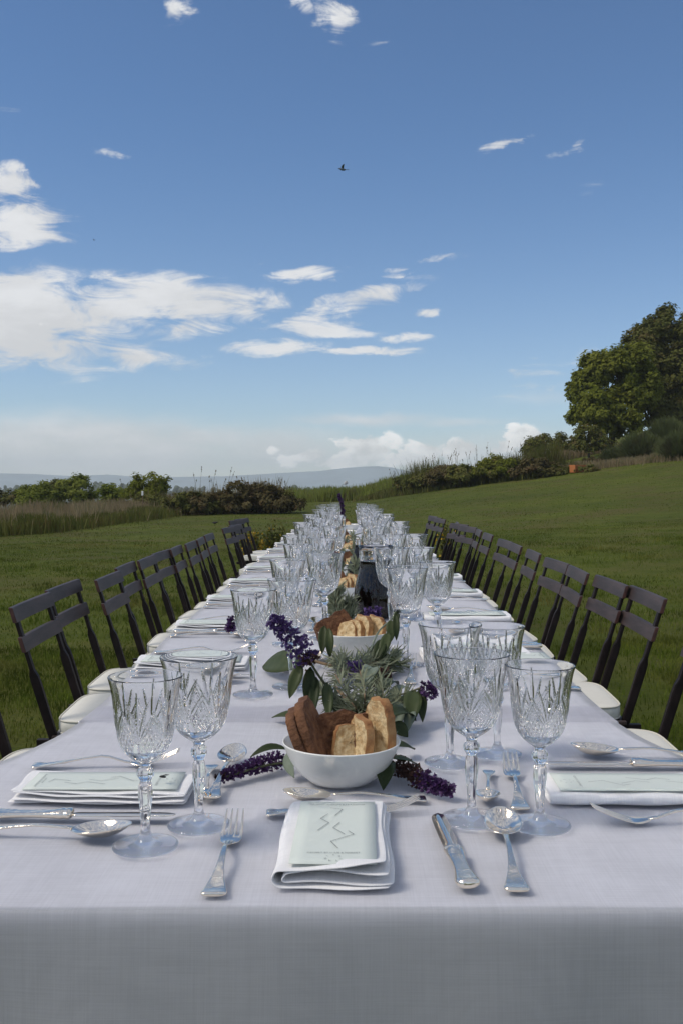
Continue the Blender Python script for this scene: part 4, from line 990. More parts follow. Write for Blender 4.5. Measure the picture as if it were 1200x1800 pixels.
# loose bay and sage leaves, twigs
sprig('leafy_twig', 'broad green leaf standing under the purple flower beside the left goblet', 'leaf', P(500, 1170), stem=[P(535, 1172, .01), P(500, 1168, .012)], leaves=[(P(536, 1166, .045), P(462, 1172, .006), .050, (0, -.9, .5), 'leaf'), (P(512, 1112, .0), P(514, 1142, .0), .02, C, 'leaf_dark')][:1], group='green leafy twigs')
sprig('leafy_twig', 'pale twig with dark bay leaves in front of the second bowl', 'leaf', P(600, 1180), stem=[P(545, 1160, .012), P(600, 1172, .014), P(690, 1168, .012)], srad=.003, smat='stem',
      leaves=[(P(640, 1166, .02), P(706, 1172, .018), .034, (0, -.5, .9), 'leaf_dark'), (P(690, 1172, .012), P(700, 1150, .010), .02, (0, -.4, 1), 'leaf_dark'), (W(570, 1100, 1.98), W(566, 1150, 1.95), .020, C, 'leaf_dark'), (W(578, 1104, 1.97), W(580, 1158, 1.95), .018, C, 'leaf'), (W(682, 1112, 1.98), W(668, 1162, 1.94), .022, C, 'leaf'), (W(674, 1124, 1.98), W(656, 1172, 1.93), .022, C, 'leaf_dark')], group='green leafy twigs')
sprig('leafy_twig', 'grey twig with two hanging leaves right of the second bowl', 'leaf', W(686, 1100, 2.02), stem=[P(640, 1180, .01), W(662, 1115, 2.0), W(686, 1090, 2.02), W(695, 1075, 2.03)], srad=.0018, smat='leaf_pale', leaves=[(W(686, 1090, 2.02), W(687, 1128, 2.0), .021, C, 'leaf'), (W(694, 1080, 2.02), W(696, 1126, 2.0), .015, C, 'leaf_dark'), (W(699, 1072, 2.03), W(694, 1098, 2.02), .012, C, 'leaf_dark')], group='green leafy twigs')
sprig('leafy_twig', 'woody twig with dark bay leaves directly behind the nearest bowl', 'leaf', P(640, 1270, .02), stem=[P(590, 1208, .03), P(625, 1245, .03), P(665, 1278, .02)], srad=.0035, smat='stem',
      leaves=[(P(620, 1262, .03), P(575, 1290, .03), .026, (0, -.6, .9), 'leaf_dark'), (P(650, 1262, .035), P(700, 1250, .03), .024, (0, -.6, .9), 'leaf_dark'), (P(660, 1268, .04), P(730, 1268, .012), .026, (0, -.6, .9), 'leaf_dark'), (P(540, 1262, .012), P(478, 1262, .004), .024, (0, -.3, 1), 'leaf'), (P(640, 1208, .04), P(660, 1185, .02), .03, (0, -.6, .9), 'leaf_pale'), (P(660, 1225, .03), P(700, 1206, .015), .022, (0, -.5, .9), 'leaf_dark'), (W(600, 1258, 1.52), W(598, 1296, 1.46), .025, C, 'leaf_dark'), (W(640, 1260, 1.53), W(655, 1300, 1.47), .028, C, 'leaf_dark'), (P(690, 1270, .03), P(716, 1296, .01), .022, C, 'leaf_dark')], group='green leafy twigs')
sprig('leafy_twig', 'thin twig reaching to the right goblet from the herbs', 'leaf', P(680, 1225, .01), stem=[P(640, 1238, .012), P(700, 1222, .012), P(745, 1206, .016)], srad=.0012, smat='stem', leaves=[(P(680, 1230, .012), P(720, 1212, .012), .016, (0, -.4, 1), 'leaf_pale')], group='green leafy twigs')
# lavender in the vase with one pale seed head
zt = tz(vy)
sprig('lavender_spike', 'dark lavender spike standing in the small vase far down the table', 'flower', (vx, vy, zt + .02), stem=[(vx, vy, zt + .012), W(601, 915, vy), W(596, 870, vy)], srad=.0022, spikes=[([W(602, 912, vy), W(601, 888, vy), W(595, 868, vy)], .013, .011, 330, .0050, 'purple_dark')])
sprig('seed_head', 'pale fluffy seed head on a thin stalk above the small vase', 'flower', (vx + .004, vy, zt + .02), stem=[(vx + .004, vy, zt + .014), W(600, 862, vy), W(607, 850, vy)], srad=.0012, smat='leaf_pale', spikes=[([W(606, 851, vy), W(610, 847, vy)], .007, .007, 70, .0055, 'white')])
# specks on the cloth and the small dark insect on the left card
fl = thing('insect', 'tiny dark insect sitting on the menu card at the left near place', 'insect', (-.2385, 1.283, tz(1.283) + .0245), R(70))
link('body', mesh('body', *loft([ring(y, w, .0022, w * .8, 8) for y, w in ((-.005, .0004), (-.003, .0016), (0, .0019), (.003, .0015), (.005, .0004))])), M['black'], fl)
for s in (-1, 1): link('wing', mesh('wing', [(0, .002, .0035), (s * .004, -.002, .0045), (s * .0055, -.007, .004), (s * .0012, -.005, .0038)], [(0, 1, 2, 3)]), M['black'], fl)

# ------------------------------------------------------------------ grass blades
def blades(name, n, y0, y1, half, h, w, seed, m, label, dens=None, x0=None, lean=.6, zmax=None):
    r = np.random.default_rng(seed)
    y = np.sqrt(r.uniform(y0 * y0, y1 * y1, n)); x = r.uniform(-1, 1, n) * (half * y + .6)
    keep = ~((np.abs(x) < .50) & (y < 9.4))
    if dens is not None: keep &= dens(x, y)
    keep &= r.random(n) < .18 + .95 * sstep(.30, .52, vnoise(x * .75 + 30, y * .75 + 30, 33) * .55 + vnoise(x * 2.6 + 30, y * 2.6 + 30, 34) * .45)
    x, y = x[keep], y[keep]; n = len(x); z = T(x, y) - .004
    cl = vnoise(x * 2.3 + 40, y * 2.3 + 40, 31) * .6 + vnoise(x * 9 + 40, y * 9 + 40, 32) * .4
    hh = h * (.35 + 1.1 * cl) * r.uniform(.6, 1.3, n); a = r.uniform(0, 2 * PI, n); ww = w * r.uniform(.6, 1.3, n)
    d = np.stack([np.cos(a), np.sin(a), np.zeros(n)], 1); b = a + r.normal(0, 1.2, n); ln = np.stack([np.cos(b), np.sin(b), np.zeros(n)], 1) * (hh * r.uniform(.1, 1, n) * lean)[:, None]
    o = np.stack([x, y, z], 1); up = np.array([0, 0, 1.0])
    V = np.empty((n, 5, 3)); V[:, 0] = o - d * ww[:, None] * .5; V[:, 1] = o + d * ww[:, None] * .5
    mid = o + up * (hh * .6)[:, None] + ln * .35; V[:, 2] = mid + d * ww[:, None] * .4; V[:, 3] = mid - d * ww[:, None] * .4
    V[:, 4] = o + up * (hh * np.sqrt(np.maximum(.2, 1 - lean * lean * .3)))[:, None] + ln
    f = np.array([[0, 1, 2], [0, 2, 3], [3, 2, 4]]); F = (np.arange(n)[:, None, None] * 5 + f[None]).reshape(-1, 3)
    o = link(name, npmesh(name, V.reshape(-1, 3), F), m); return tag(o, label, kind='stuff')
def grass_mat(name, a, b, c):
    m, nt, bs, L = new_mat(name); g = nd(nt, 'ShaderNodeNewGeometry').outputs['Position']
    bs.inputs['Roughness'].default_value = .7; bs.inputs['Specular IOR Level'].default_value = .07
    def n(s, d=3): q = nd(nt, 'ShaderNodeTexNoise', inp={'Scale': s, 'Detail': d}); L(g, q.inputs['Vector']); return q.outputs['Fac']
    r = nd(nt, 'ShaderNodeValToRGB'); e = r.color_ramp.elements; e[0].position, e[1].position = .3, .7; e[0].color, e[1].color = (*a, 1), (*b, 1); L(n(60), r.inputs[0])
    k = nd(nt, 'ShaderNodeMapRange', inp={1: .5, 2: .68}); L(n(.6, 6), k.inputs[0])
    mx = nd(nt, 'ShaderNodeMix', data_type='RGBA'); L(k.outputs[0], mx.inputs[0]); L(r.outputs[0], mx.inputs[6]); mx.inputs[7].default_value = (*c, 1)
    pz = nd(nt, 'ShaderNodeMapRange', inp={1: .36, 2: .64, 3: .60, 4: 1.35}); L(n(2.4, 5), pz.inputs[0]); m0 = mx; mx = nd(nt, 'ShaderNodeMix', data_type='RGBA', blend_type='MULTIPLY'); mx.inputs[0].default_value = 1.0
    L(m0.outputs[2], mx.inputs[6]); L(pz.outputs[0], mx.inputs[7]); L(mx.outputs[2], bs.inputs['Base Color'])
    t = nd(nt, 'ShaderNodeBsdfTranslucent'); L(mx.outputs[2], t.inputs[0]); ms = nd(nt, 'ShaderNodeMixShader'); ms.inputs[0].default_value = .25
    L(bs.outputs[0], ms.inputs[1]); L(t.outputs[0], ms.inputs[2]); L(ms.outputs[0], nt.nodes['Material Output'].inputs[0]); return m
G1 = grass_mat('lawn_blades', (.064, .095, .010), (.132, .172, .025), (.150, .122, .036))
blades('grass', 120000, 1.6, 7.0, .46, .036, .0042, 1, G1, 'short green lawn grass beside the chairs')
blades('grass', 130000, 7.0, 20.0, .46, .032, .0065, 2, G1, 'mown lawn grass in the middle distance')
blades('grass', 120000, 20.0, 60.0, .44, .030, .015, 3, G1, 'mown lawn grass in the far distance')

blades('grass_tufts', 110000, 1.8, 16.0, .46, .072, .0055, 4, G1, 'taller loose tufts of grass scattered over the lawn', dens=lambda x, y: vnoise(x * 3.1 + 70, y * 3.1 + 70, 35) * vnoise(x * .9 + 70, y * .9 + 70, 36) > .42)
# ------------------------------------------------------------------ vegetation
def leafcloud(C, size, seed, aspect=1.0, flat=0.0, upw=0.0, out=None):
    """C (n,3) centres -> little leaf-shaped faces turned every way"""
    r = np.random.default_rng(seed); n = len(C); nm = r.normal(size=(n, 3)); nm[:, 2] = np.abs(nm[:, 2]) + flat
    if out is not None: nm = nm * .55 + out * 1.0
    nm /= np.linalg.norm(nm, axis=1)[:, None]
    a = r.normal(size=(n, 3)); a[:, 2] += upw; a -= nm * (a * nm).sum(1)[:, None]; a /= np.linalg.norm(a, axis=1)[:, None]; b = np.cross(nm, a)
    s = size * r.uniform(.6, 1.35, n)[:, None]; V = np.empty((n, 4, 3))
    V[:, 0] = C - a * s; V[:, 1] = C + b * s * .48 / aspect - a * s * .1 + nm * s * .1; V[:, 2] = C + a * s; V[:, 3] = C - b * s * .48 / aspect - a * s * .1 + nm * s * .1
    return V.reshape(-1, 3), (np.arange(n)[:, None] * 4 + np.arange(4)[None])

def foliage_mat(name, a, b, c=None, vs=.5, tr=.22):
    m, nt, bs, L = new_mat(name); bs.inputs['Roughness'].default_value = .7; bs.inputs['Specular IOR Level'].default_value = .07
    g = nd(nt, 'ShaderNodeNewGeometry').outputs['Position']
    def n(s, d=3): q = nd(nt, 'ShaderNodeTexNoise', inp={'Scale': s, 'Detail': d}); L(g, q.inputs['Vector']); return q.outputs['Fac']
    r = nd(nt, 'ShaderNodeValToRGB'); e = r.color_ramp.elements; e[0].position, e[1].position = .35, .65; e[0].color, e[1].color = (*a, 1), (*b, 1); L(n(vs, 5), r.inputs[0]); col = r.outputs[0]
    if c:
        k = nd(nt, 'ShaderNodeMapRange', inp={1: .52, 2: .66}); L(n(vs * 3.1, 4), k.inputs[0]); mx = nd(nt, 'ShaderNodeMix', data_type='RGBA')
        L(k.outputs[0], mx.inputs[0]); L(col, mx.inputs[6]); mx.inputs[7].default_value = (*c, 1); col = mx.outputs[2]
    L(col, bs.inputs['Base Color']); t = nd(nt, 'ShaderNodeBsdfTranslucent'); L(col, t.inputs[0]); ms = nd(nt, 'ShaderNodeMixShader'); ms.inputs[0].default_value = tr
    L(bs.outputs[0], ms.inputs[1]); L(t.outputs[0], ms.inputs[2]); L(ms.outputs[0], nt.nodes['Material Output'].inputs[0]); return m
FM = {'far': foliage_mat('far_wood_leaves', (.085, .105, .070), (.13, .155, .095), None, .02), 'oak': foliage_mat('oak_leaves', (.165, .190, .024), (.235, .245, .042), (.105, .125, .022), .35, .42),
      'dark': foliage_mat('evergreen_leaves', (.085, .095, .022), (.140, .142, .036), (.140, .112, .040), .5),
      'light': foliage_mat('light_green_leaves', (.16, .195, .028), (.24, .265, .055), (.085, .115, .022), .6, .45),
      'brown': foliage_mat('brown_scrub_leaves', (.088, .074, .028), (.135, .110, .046), (.105, .064, .030), .9),
      'olive': foliage_mat('olive_scrub_leaves', (.095, .110, .024), (.155, .155, .040), (.130, .098, .034), .9),
      'broom': foliage_mat('broom_twigs', (.095, .118, .040), (.145, .165, .065), (.105, .098, .045), .5),
      'meadow': foliage_mat('meadow_grass', (.17, .215, .032), (.25, .275, .06), (.19, .16, .065), .35, .4),
      'dry': foliage_mat('dry_meadow_grass', (.27, .20, .115), (.33, .27, .155), (.15, .16, .06), .7, .4)}

def crown_points(blobs, n, clump, cl_r, seed):
    """blobs: (x,y,z,rx,ry,rz); leaves gathered in clumps near the blobs' surfaces"""
    r = np.random.default_rng(seed); B = np.array(blobs, float); wgt = (B[:, 3] * B[:, 4] * B[:, 5]) ** .67; wgt /= wgt.sum()
    k = r.choice(len(B), clump, p=wgt); d = r.normal(size=(clump, 3)); d /= np.linalg.norm(d, axis=1)[:, None]; d[:, 2] = np.where(d[:, 2] < -.55, -d[:, 2], d[:, 2])
    cc = B[k, :3] + d * B[k, 3:] * r.uniform(.62, 1.06, clump)[:, None]
    q = r.integers(0, clump, n); e = r.normal(size=(n, 3)); e /= np.linalg.norm(e, axis=1)[:, None]
    return cc[q] + e * (cl_r * r.uniform(.6, 1.35, clump)[q] * r.random(n) ** .45)[:, None] * np.array([1, 1, .75]), d[q] * .6 + e * .6 + np.array([0, 0, .25])

def tree(name, label, base, blobs, n, clump, cl_r, leaf, mt, seed, trunk=.12, cat='tree', group=None, limbs=5):
    """base (x,y); blobs relative to the base on the ground"""
    z = float(T(base[0], base[1])); o = thing(name, label, cat, (base[0], base[1], z - .05), 0, group); rnd = random.Random(seed)
    pts, outw = crown_points(blobs, n, clump, cl_r, seed); pts[:, 2] = np.maximum(pts[:, 2], .03)
    link('crown', npmesh('crown', *leafcloud(pts, leaf, seed + 1, out=outw)), FM[mt], o)
    B = sorted(blobs, key=lambda b: -b[5]); cz = sum(b[2] for b in blobs) / len(blobs); parts = []
    cx = sum(b[0] for b in blobs) / len(blobs); cyy = sum(b[1] for b in blobs) / len(blobs)
    fork = (cx * .3, cyy * .3, cz * .55)
    parts.append(tube(bend([(0, 0, -.2), (cx * .1 + rnd.uniform(-.05, .05), cyy * .1, cz * .25), fork], 8), [trunk * (1.25 - .5 * i / 8) for i in range(20)][:len(bend([(0, 0, -.2), (0, 0, cz * .25), fork], 8))], 9))
    for b in B[:limbs]:
        mid = [(fork[i] + b[i]) / 2 + rnd.uniform(-.12, .12) * b[3] for i in range(3)]; p = bend([fork, mid, b[:3]], 8)
        parts.append(tube(p, [trunk * .55 * (1 - .8 * i / len(p)) for i in range(len(p))], 6))
    link('trunk', mesh('trunk', *join(*parts)), M['bark'], o); return o

def shrub(name, label, base, h, w, d, n, leaf, mt, seed, cat='shrub', group=None, stalks=0, trunk=.03, lump=5, squash=1.0):
    rnd = random.Random(seed); bl = []
    for k in range(lump):
        a = rnd.uniform(-1, 1); hh = h * rnd.uniform(.55, .95) * (1 - .35 * abs(a)) * squash
        bl.append((a * w * .36, rnd.uniform(-.3, .3) * d, hh * .55, w * rnd.uniform(.20, .32), d * .35, hh * .45))
    o = tree(name, label, base, bl, n, max(16, n // 60), h * .16, leaf, mt, seed, trunk, cat, group, limbs=lump)
    if stalks:
        ps = []
        for k in range(stalks):
            x, y = rnd.uniform(-.5, .5) * w, rnd.uniform(-.3, .3) * d; hh = h * rnd.uniform(.8, 1.3); l = rnd.uniform(-.3, .3)
            p = [(x, y, h * .3), (x + l * .4, y, hh * .7), (x + l, y, hh)]; ps.append(tube(p, [.007, .005, .003], 3))
            tip = p[2]
            for q in range(6):
                t = rnd.uniform(.55, 1.05); c = Vector(p[1]).lerp(Vector(tip), t); s = .028 * rnd.uniform(.5, 1.4); a = rnd.uniform(0, 6.3)
                ps.append(([c + Vector((math.cos(a) * s, math.sin(a) * s, 0)), c + Vector((0, 0, s * 1.6)), c - Vector((math.cos(a) * s * .5, math.sin(a) * s * .5, s))], [(0, 1, 2)]))
        tag(link('stalks', mesh('stalks', *join(*ps), smooth=False), FM['brown'], o), kind='stuff')
    return o
def gx_(px, y): return (px - VX) * y / FP
def hgt(px, py, y): return EYE - (py - VY) * y / FP - float(T(gx_(px, y), y))   # height above ground of a pixel at distance y

# big oak wood at the right
def blob(px, py, y, rp, ry, rpz, base):
    x, _, z = W(px, py, y); k = y / FP; bz = float(T(*base)) - .05
    return (x - base[0], y - base[1], z - bz, rp * k, ry, rpz * k)
b = (gx_(1075, 58), 58.0)
tree('oak_tree', 'broad sunlit green tree at the front left of the wood on the right slope', b,
     [blob(1030, 690, 57.5, 30, 1.6, 38, b), blob(1050, 655, 58, 34, 1.8, 34, b), blob(1085, 650, 57, 36, 1.8, 36, b), blob(1060, 720, 56.5, 40, 1.6, 36, b), blob(1110, 640, 57, 30, 1.8, 30, b), blob(1125, 690, 57, 30, 1.8, 50, b), blob(1100, 710, 57, 34, 1.8, 44, b), blob(1020, 735, 57.5, 20, 1.2, 24, b), blob(1085, 752, 56.5, 36, 1.4, 22, b)], 34000, 420, .46, .135, 'oak', 41, .2, group='trees of the wood on the right slope')
b = (gx_(1150, 61), 61.0)
tree('oak_tree', 'tallest tree of the wood, with a ragged top, on the right slope', b,
     [blob(1130, 620, 61, 34, 2, 40, b), blob(1155, 585, 61, 26, 1.8, 30, b), blob(1168, 560, 61, 12, 1, 20, b), blob(1125, 588, 61, 14, 1, 14, b), blob(1185, 610, 61, 34, 2, 40, b), blob(1150, 670, 60, 44, 2, 42, b), blob(1195, 680, 60, 36, 2, 50, b), blob(1150, 730, 59.5, 44, 2, 36, b)], 34000, 420, .46, .125, 'dark', 42, .25, group='trees of the wood on the right slope')
b = (gx_(1235, 60), 60.0)
tree('oak_tree', 'dark tree at the right edge of the picture behind the broom bushes', b,
     [blob(1225, 600, 60, 44, 2, 52, b), blob(1200, 660, 59, 36, 1.8, 44, b), blob(1240, 700, 59, 50, 2, 56, b), blob(1290, 640, 60, 56, 2, 70, b), blob(1195, 735, 58.5, 34, 1.6, 30, b)], 26000, 330, .5, .13, 'dark', 43, .25, group='trees of the wood on the right slope')
b = (gx_(1035, 55), 55.0)
tree('oak_tree', 'low bushy tree at the foot of the broad oak', b, [blob(1030, 770, 55, 26, 1, 20, b), blob(1050, 780, 55, 26, 1, 18, b), blob(1012, 784, 55, 14, .8, 12, b)], 5200, 110, .3, .09, 'olive', 44, .08)
# two smaller trees between the brush and the wood
b = (gx_(945, 66), 66.0); tree('small_tree', 'small round tree behind the brush on the right', b, [blob(940, 785, 66, 20, 1, 18, b), blob(955, 778, 66, 14, 1, 14, b), blob(930, 795, 66, 14, 1, 16, b)], 4600, 110, .32, .09, 'olive', 45, .09, group='small trees behind the brush')
b = (gx_(985, 64), 64.0); tree('small_tree', 'pointed dark olive tree beside the round one behind the brush', b, [blob(985, 778, 64, 13, .8, 16, b), blob(980, 795, 64, 17, 1, 18, b), blob(992, 800, 64, 14, 1, 16, b)], 4600, 110, .3, .085, 'dark', 46, .09, group='small trees behind the brush')
# brush bank on the right: single shrubs in a row
spec = [(700, 60, 858, 60, 'meadow', 4), (730, 55, 842, 66, 'olive', 10), (765, 53, 830, 66, 'olive', 14), (800, 52, 818, 66, 'brown', 12), (835, 51, 816, 70, 'olive', 12), (870, 50.5, 808, 74, 'oak', 12), (905, 50, 806, 76, 'olive', 8), (940, 49, 810, 72, 'brown', 4), (966, 48, 820, 44, 'dark', 2)]
for i, (px, y, top, wpx, mt, st) in enumerate(spec):
    x = gx_(px, y); k = y / FP; h = hgt(px, top, y)
    shrub('wild_shrub', f'wild scrub bush, {ORD[i]} from the left in the right bank', (x, y), h * 1.42, wpx * k * 1.5, 2.6, 6500, .085, mt, 60 + i, group='scrub bushes in the bank on the right', stalks=st, lump=6)
# left: bushes and trees beyond the tall grass
for i, (px, y, top, wpx, mt, st, dsc) in enumerate([(285, 40, 862, 70, 'olive', 5, 'dark green scrub bush left of the brown ones'), (330, 39, 868, 76, 'dark', 3, 'low dark scrub bush'), (372, 39, 872, 56, 'brown', 3, 'lowest brownish scrub bush'), (415, 39.5, 853, 80, 'brown', 9, 'tall brown twiggy scrub bush'), (455, 39.5, 852, 76, 'brown', 8, 'broad brown scrub bush'), (488, 40, 862, 50, 'olive', 3, 'scrub bush at the right end')]):
    x = gx_(px, y); k = y / FP; h = hgt(px, top, y)
    shrub('wild_shrub', f'{dsc}, {ORD[i]} in the left bank', (x, y), h * 1.32, wpx * k * 1.8, 1.8, 5200, .075, mt, 80 + i, group='scrub bushes in the bank on the left', stalks=st, lump=6)
def ltree(label, px, y, blobs, n, mt, seed, leaf=.085, group='young trees beyond the tall grass on the left'):
    b = (gx_(px, y), y); tree('young_tree', label, b, [blob(a, c, y + q, r1, .8, r2, b) for a, c, q, r1, r2 in blobs], n, max(50, n // 60), .26, leaf, mt, seed, .06, group=group)
ltree('light green bushy tree near the left edge', 62, 46, [(50, 875, 0, 22, 20), (75, 868, 0, 20, 18), (62, 885, -.6, 30, 18), (92, 880, 0, 14, 18)], 5200, 'light', 101)
ltree('tallest light green tree of the left group', 132, 47, [(118, 866, 0, 18, 20), (140, 858, 0, 18, 18), (132, 845, 0, 9, 9), (150, 850, 0, 8, 10), (130, 880, -.5, 32, 20), (160, 880, 0, 16, 16)], 5600, 'light', 102)
ltree('pale low tree in the gap of the left group', 200, 45, [(192, 868, 0, 12, 12), (208, 872, 0, 14, 12), (198, 884, 0, 18, 14)], 2600, 'light', 103)
ltree('upright green tree with two tips left of the scrub', 250, 43, [(244, 846, 0, 10, 13), (268, 848, 0, 9, 14), (284, 852, 0, 10, 12), (250, 866, 0, 18, 18), (276, 870, 0, 18, 18), (232, 868, 0, 12, 12)], 5000, 'oak', 104, .075)
ltree('dark tree at the left edge of the picture', 12, 52, [(5, 880, 0, 26, 16), (30, 876, 0, 18, 12), (-30, 872, 0, 30, 22)], 4200, 'dark', 105)
ltree('dark tree behind the light green ones on the left', 100, 55, [(85, 860, 0, 18, 12), (105, 858, 0, 16, 12), (60, 868, 0, 16, 12)], 3400, 'dark', 106)
ltree('dark tree outside the left edge', -70, 44, [(-60, 860, 0, 40, 30), (-110, 850, 0, 40, 36), (-90, 885, 0, 50, 24)], 4200, 'oak', 107)
# broom bushes on the right slope
def broom(label, px, y, top, wpx, n, seed):
    x = gx_(px, y); z = float(T(x, y)); h = hgt(px, top, y); w = wpx * y / FP * .5; r = np.random.default_rng(seed)
    o = thing('broom_bush', label, 'shrub', (x, y, z - .03), 0, 'broom bushes in front of the wood')
    q = r.uniform(0, 2 * PI, n); rad = np.sqrt(r.random(n)); el = np.sqrt(np.maximum(0, 1 - rad ** 2)); s = r.uniform(.60, 1.10, n) * (.86 + .28 * vnoise(np.cos(q) * 2 + 9 + seed, np.sin(q) * 2 + rad * 2 + 9, seed))
    tip = np.stack([np.cos(q) * rad * w, np.sin(q) * rad * w * .9, h * (.16 + .84 * el)], 1) * s[:, None] + r.normal(size=(n, 3)) * .05; tip[:, 2] = np.maximum(tip[:, 2], .1)
    root = tip * np.array([.62, .62, .55]); d = tip - root; sd = np.cross(d, r.normal(size=(n, 3))); sd /= np.linalg.norm(sd, axis=1)[:, None]; ww = .016
    V = np.stack([root - sd * ww, root + sd * ww, tip + sd * ww * .3, tip - sd * ww * .3], 1).reshape(-1, 3)
    link('twigs', npmesh('twigs', V, np.arange(n)[:, None] * 4 + np.arange(4)[None]), FM['broom'], o)
    link('stem', mesh('stem', *join(*[tube([(0, 0, -.1), (math.cos(a) * w * .3, math.sin(a) * w * .3, h * .35), (math.cos(a) * w * .5, math.sin(a) * w * .5, h * .62)], [.05, .03, .01], 6) for a in np.linspace(0, 5.3, 6)])), M['bark'], o)
for k, a in enumerate([('low broom bush at the left end of the broom row', 1085, 50, 786, 70, 5000), ('round broom bush left of the highest one', 1128, 49, 762, 86, 8000), ('highest broom bush in front of the wood', 1178, 51, 738, 96, 9000), ('near broom bush low on the right edge', 1192, 46, 760, 84, 8000), ('broom bush outside the right edge', 1245, 46, 740, 100, 6000)]): broom(*a, 120 + k)
for k, (px, y, top, w, mt, dsc) in enumerate([(1062, 51, 790, 60, 'brown', 'reddish scrub bush between the oak and the broom'), (1028, 47, 812, 46, 'olive', 'small dark weed clump at the lawn edge beside the orange crate')]):
    shrub('wild_shrub', dsc, (gx_(px, y), y), hgt(px, top, y), w * y / FP * 1.2, 1.6, 2600, .06, mt, 140 + k, lump=5)

# tall grasses
def tall(name, n, pts, h, w, mt, seed, label, jx=1.6, jy=1.6):
    """upright blades scattered about a polyline of (x,y)"""
    r = np.random.default_rng(seed); p = np.array(pts, float); q = r.uniform(0, len(p) - 1, n); i = np.minimum(q.astype(int), len(p) - 2); f = (q - i)[:, None]
    c = p[i] * (1 - f) + p[i + 1] * f; x = c[:, 0] + r.normal(0, jx, n); y = c[:, 1] + np.abs(r.normal(0, jy, n)) * 1.0
    z = T(x, y) - .02; hh = h * r.uniform(.5, 1.15, n) * (.6 + .7 * vnoise(x * .8 + 50, y * .8 + 50, seed)); a = r.uniform(0, 2 * PI, n)
    d = np.stack([np.cos(a), np.sin(a), 0 * a], 1) * w; o = np.stack([x, y, z], 1); ln = r.normal(0, .18, (n, 3)) * hh[:, None]; ln[:, 2] = hh
    V = np.stack([o - d, o + d, o + ln * .8 + d * .8, o + ln - d * .4], 1).reshape(-1, 3)
    return tag(link(name, npmesh(name, V, np.arange(n)[:, None] * 4 + np.arange(4)[None]), FM[mt]), label, kind='stuff')
EDGE = [(-9.5, 21.0), (-8.0, 24.0), (-7.6, 28.0), (-7.4, 33.0), (-7.2, 38.0)]
tall('tall_grass', 26000, [(-14, 20.0), (-10.2, 22.5), (-9.4, 27), (-9.2, 33.0), (-8.8, 38.0)], .62, .012, 'dry', 150, 'tall dry reddish grass along the left edge of the lawn', .7, 2.2)
tall('tall_grass', 9000, EDGE, .40, .014, 'olive', 151, 'low green weeds at the foot of the tall dry grass', .35, .5)
tall('tall_grass', 16000, [(-6.5, 62), (-2, 64), (2, 64), (4.5, 62)], .85, .026, 'meadow', 152, 'bright green rough grass beyond the far end of the lawn', 1.4, 4)
tall('tall_grass', 9000, [(1.5, 58), (3.0, 54.5), (5.0, 52), (8, 50), (10.5, 47.5)], .42, .02, 'olive', 153, 'rough weeds at the foot of the brush on the right', .6, .4)
tall('tall_grass', 12000, [(10.8, 48.5), (12.5, 48), (14.5, 46.5), (17, 44), (19, 42)], .40, .016, 'dry', 154, 'dry yellow grass at the foot of the broom bushes', .8, 1.2)
tall('tall_grass', 3000, [(9, 62), (12, 60), (15, 60)], .7, .02, 'dry', 155, 'dry grass below the small trees', 1.0, 2)

tall('tall_grass', 5000, [(3.4, 54.5), (5.0, 52.6), (7, 51), (9, 50), (10.3, 49)], 1.40, .011, 'olive', 156, 'tall rough grass stalks standing in the right bank', .5, .5)
tall('tall_grass', 3000, [(-8.0, 40.5), (-5.5, 40), (-3.2, 40)], 1.25, .010, 'dry', 157, 'dry grass stalks between the scrub of the left bank', .5, .5)
# yellow-flowered plants beside the chairs
def yellow(label, x, y, h, w, n, nf, seed):
    r = np.random.default_rng(seed); z = float(T(x, y)); o = thing('flowering_plant', label, 'plant', (x, y, z), 0, 'yellow-flowered plants behind the chairs')
    ps = []; tips = []
    for k in range(26):
        a, q = r.uniform(0, 6.3), r.uniform(.1, 1); t = (math.cos(a) * w * q, math.sin(a) * w * q, h * r.uniform(.5, 1.05)); tips.append(t); ps.append(tube([(t[0] * .2, t[1] * .2, 0), (t[0] * .6, t[1] * .6, t[2] * .6), t], [.006, .005, .003], 4))
    link('stems', mesh('stems', *join(*ps)), M['green_stem'], o); tips = np.array(tips)
    c = tips[r.integers(0, len(tips), n)] * r.uniform(.3, 1.05, n)[:, None] + r.normal(0, .04, (n, 3)); link('leaves', npmesh('leaves', *leafcloud(c, .028, seed)), FM['olive'], o)
    c = tips[r.integers(0, len(tips), nf)] * np.array([.8, .8, .82]) + r.normal(0, .05, (nf, 3)); link('blossoms', npmesh('blossoms', *leafcloud(c, .022, seed + 3, .7)), M['yellow'], o)
yellow('yellow-flowered plant to the left of the long table behind the last chairs', -1.30, 13.6, .55, .24, 700, 210, 160)
yellow('dark weed with few yellow flowers beside the first yellow plant', -1.02, 14.2, .58, .22, 900, 30, 161)
yellow('small yellow-flowered plant behind the farthest right chairs', 1.20, 12.4, .62, .13, 380, 50, 162)

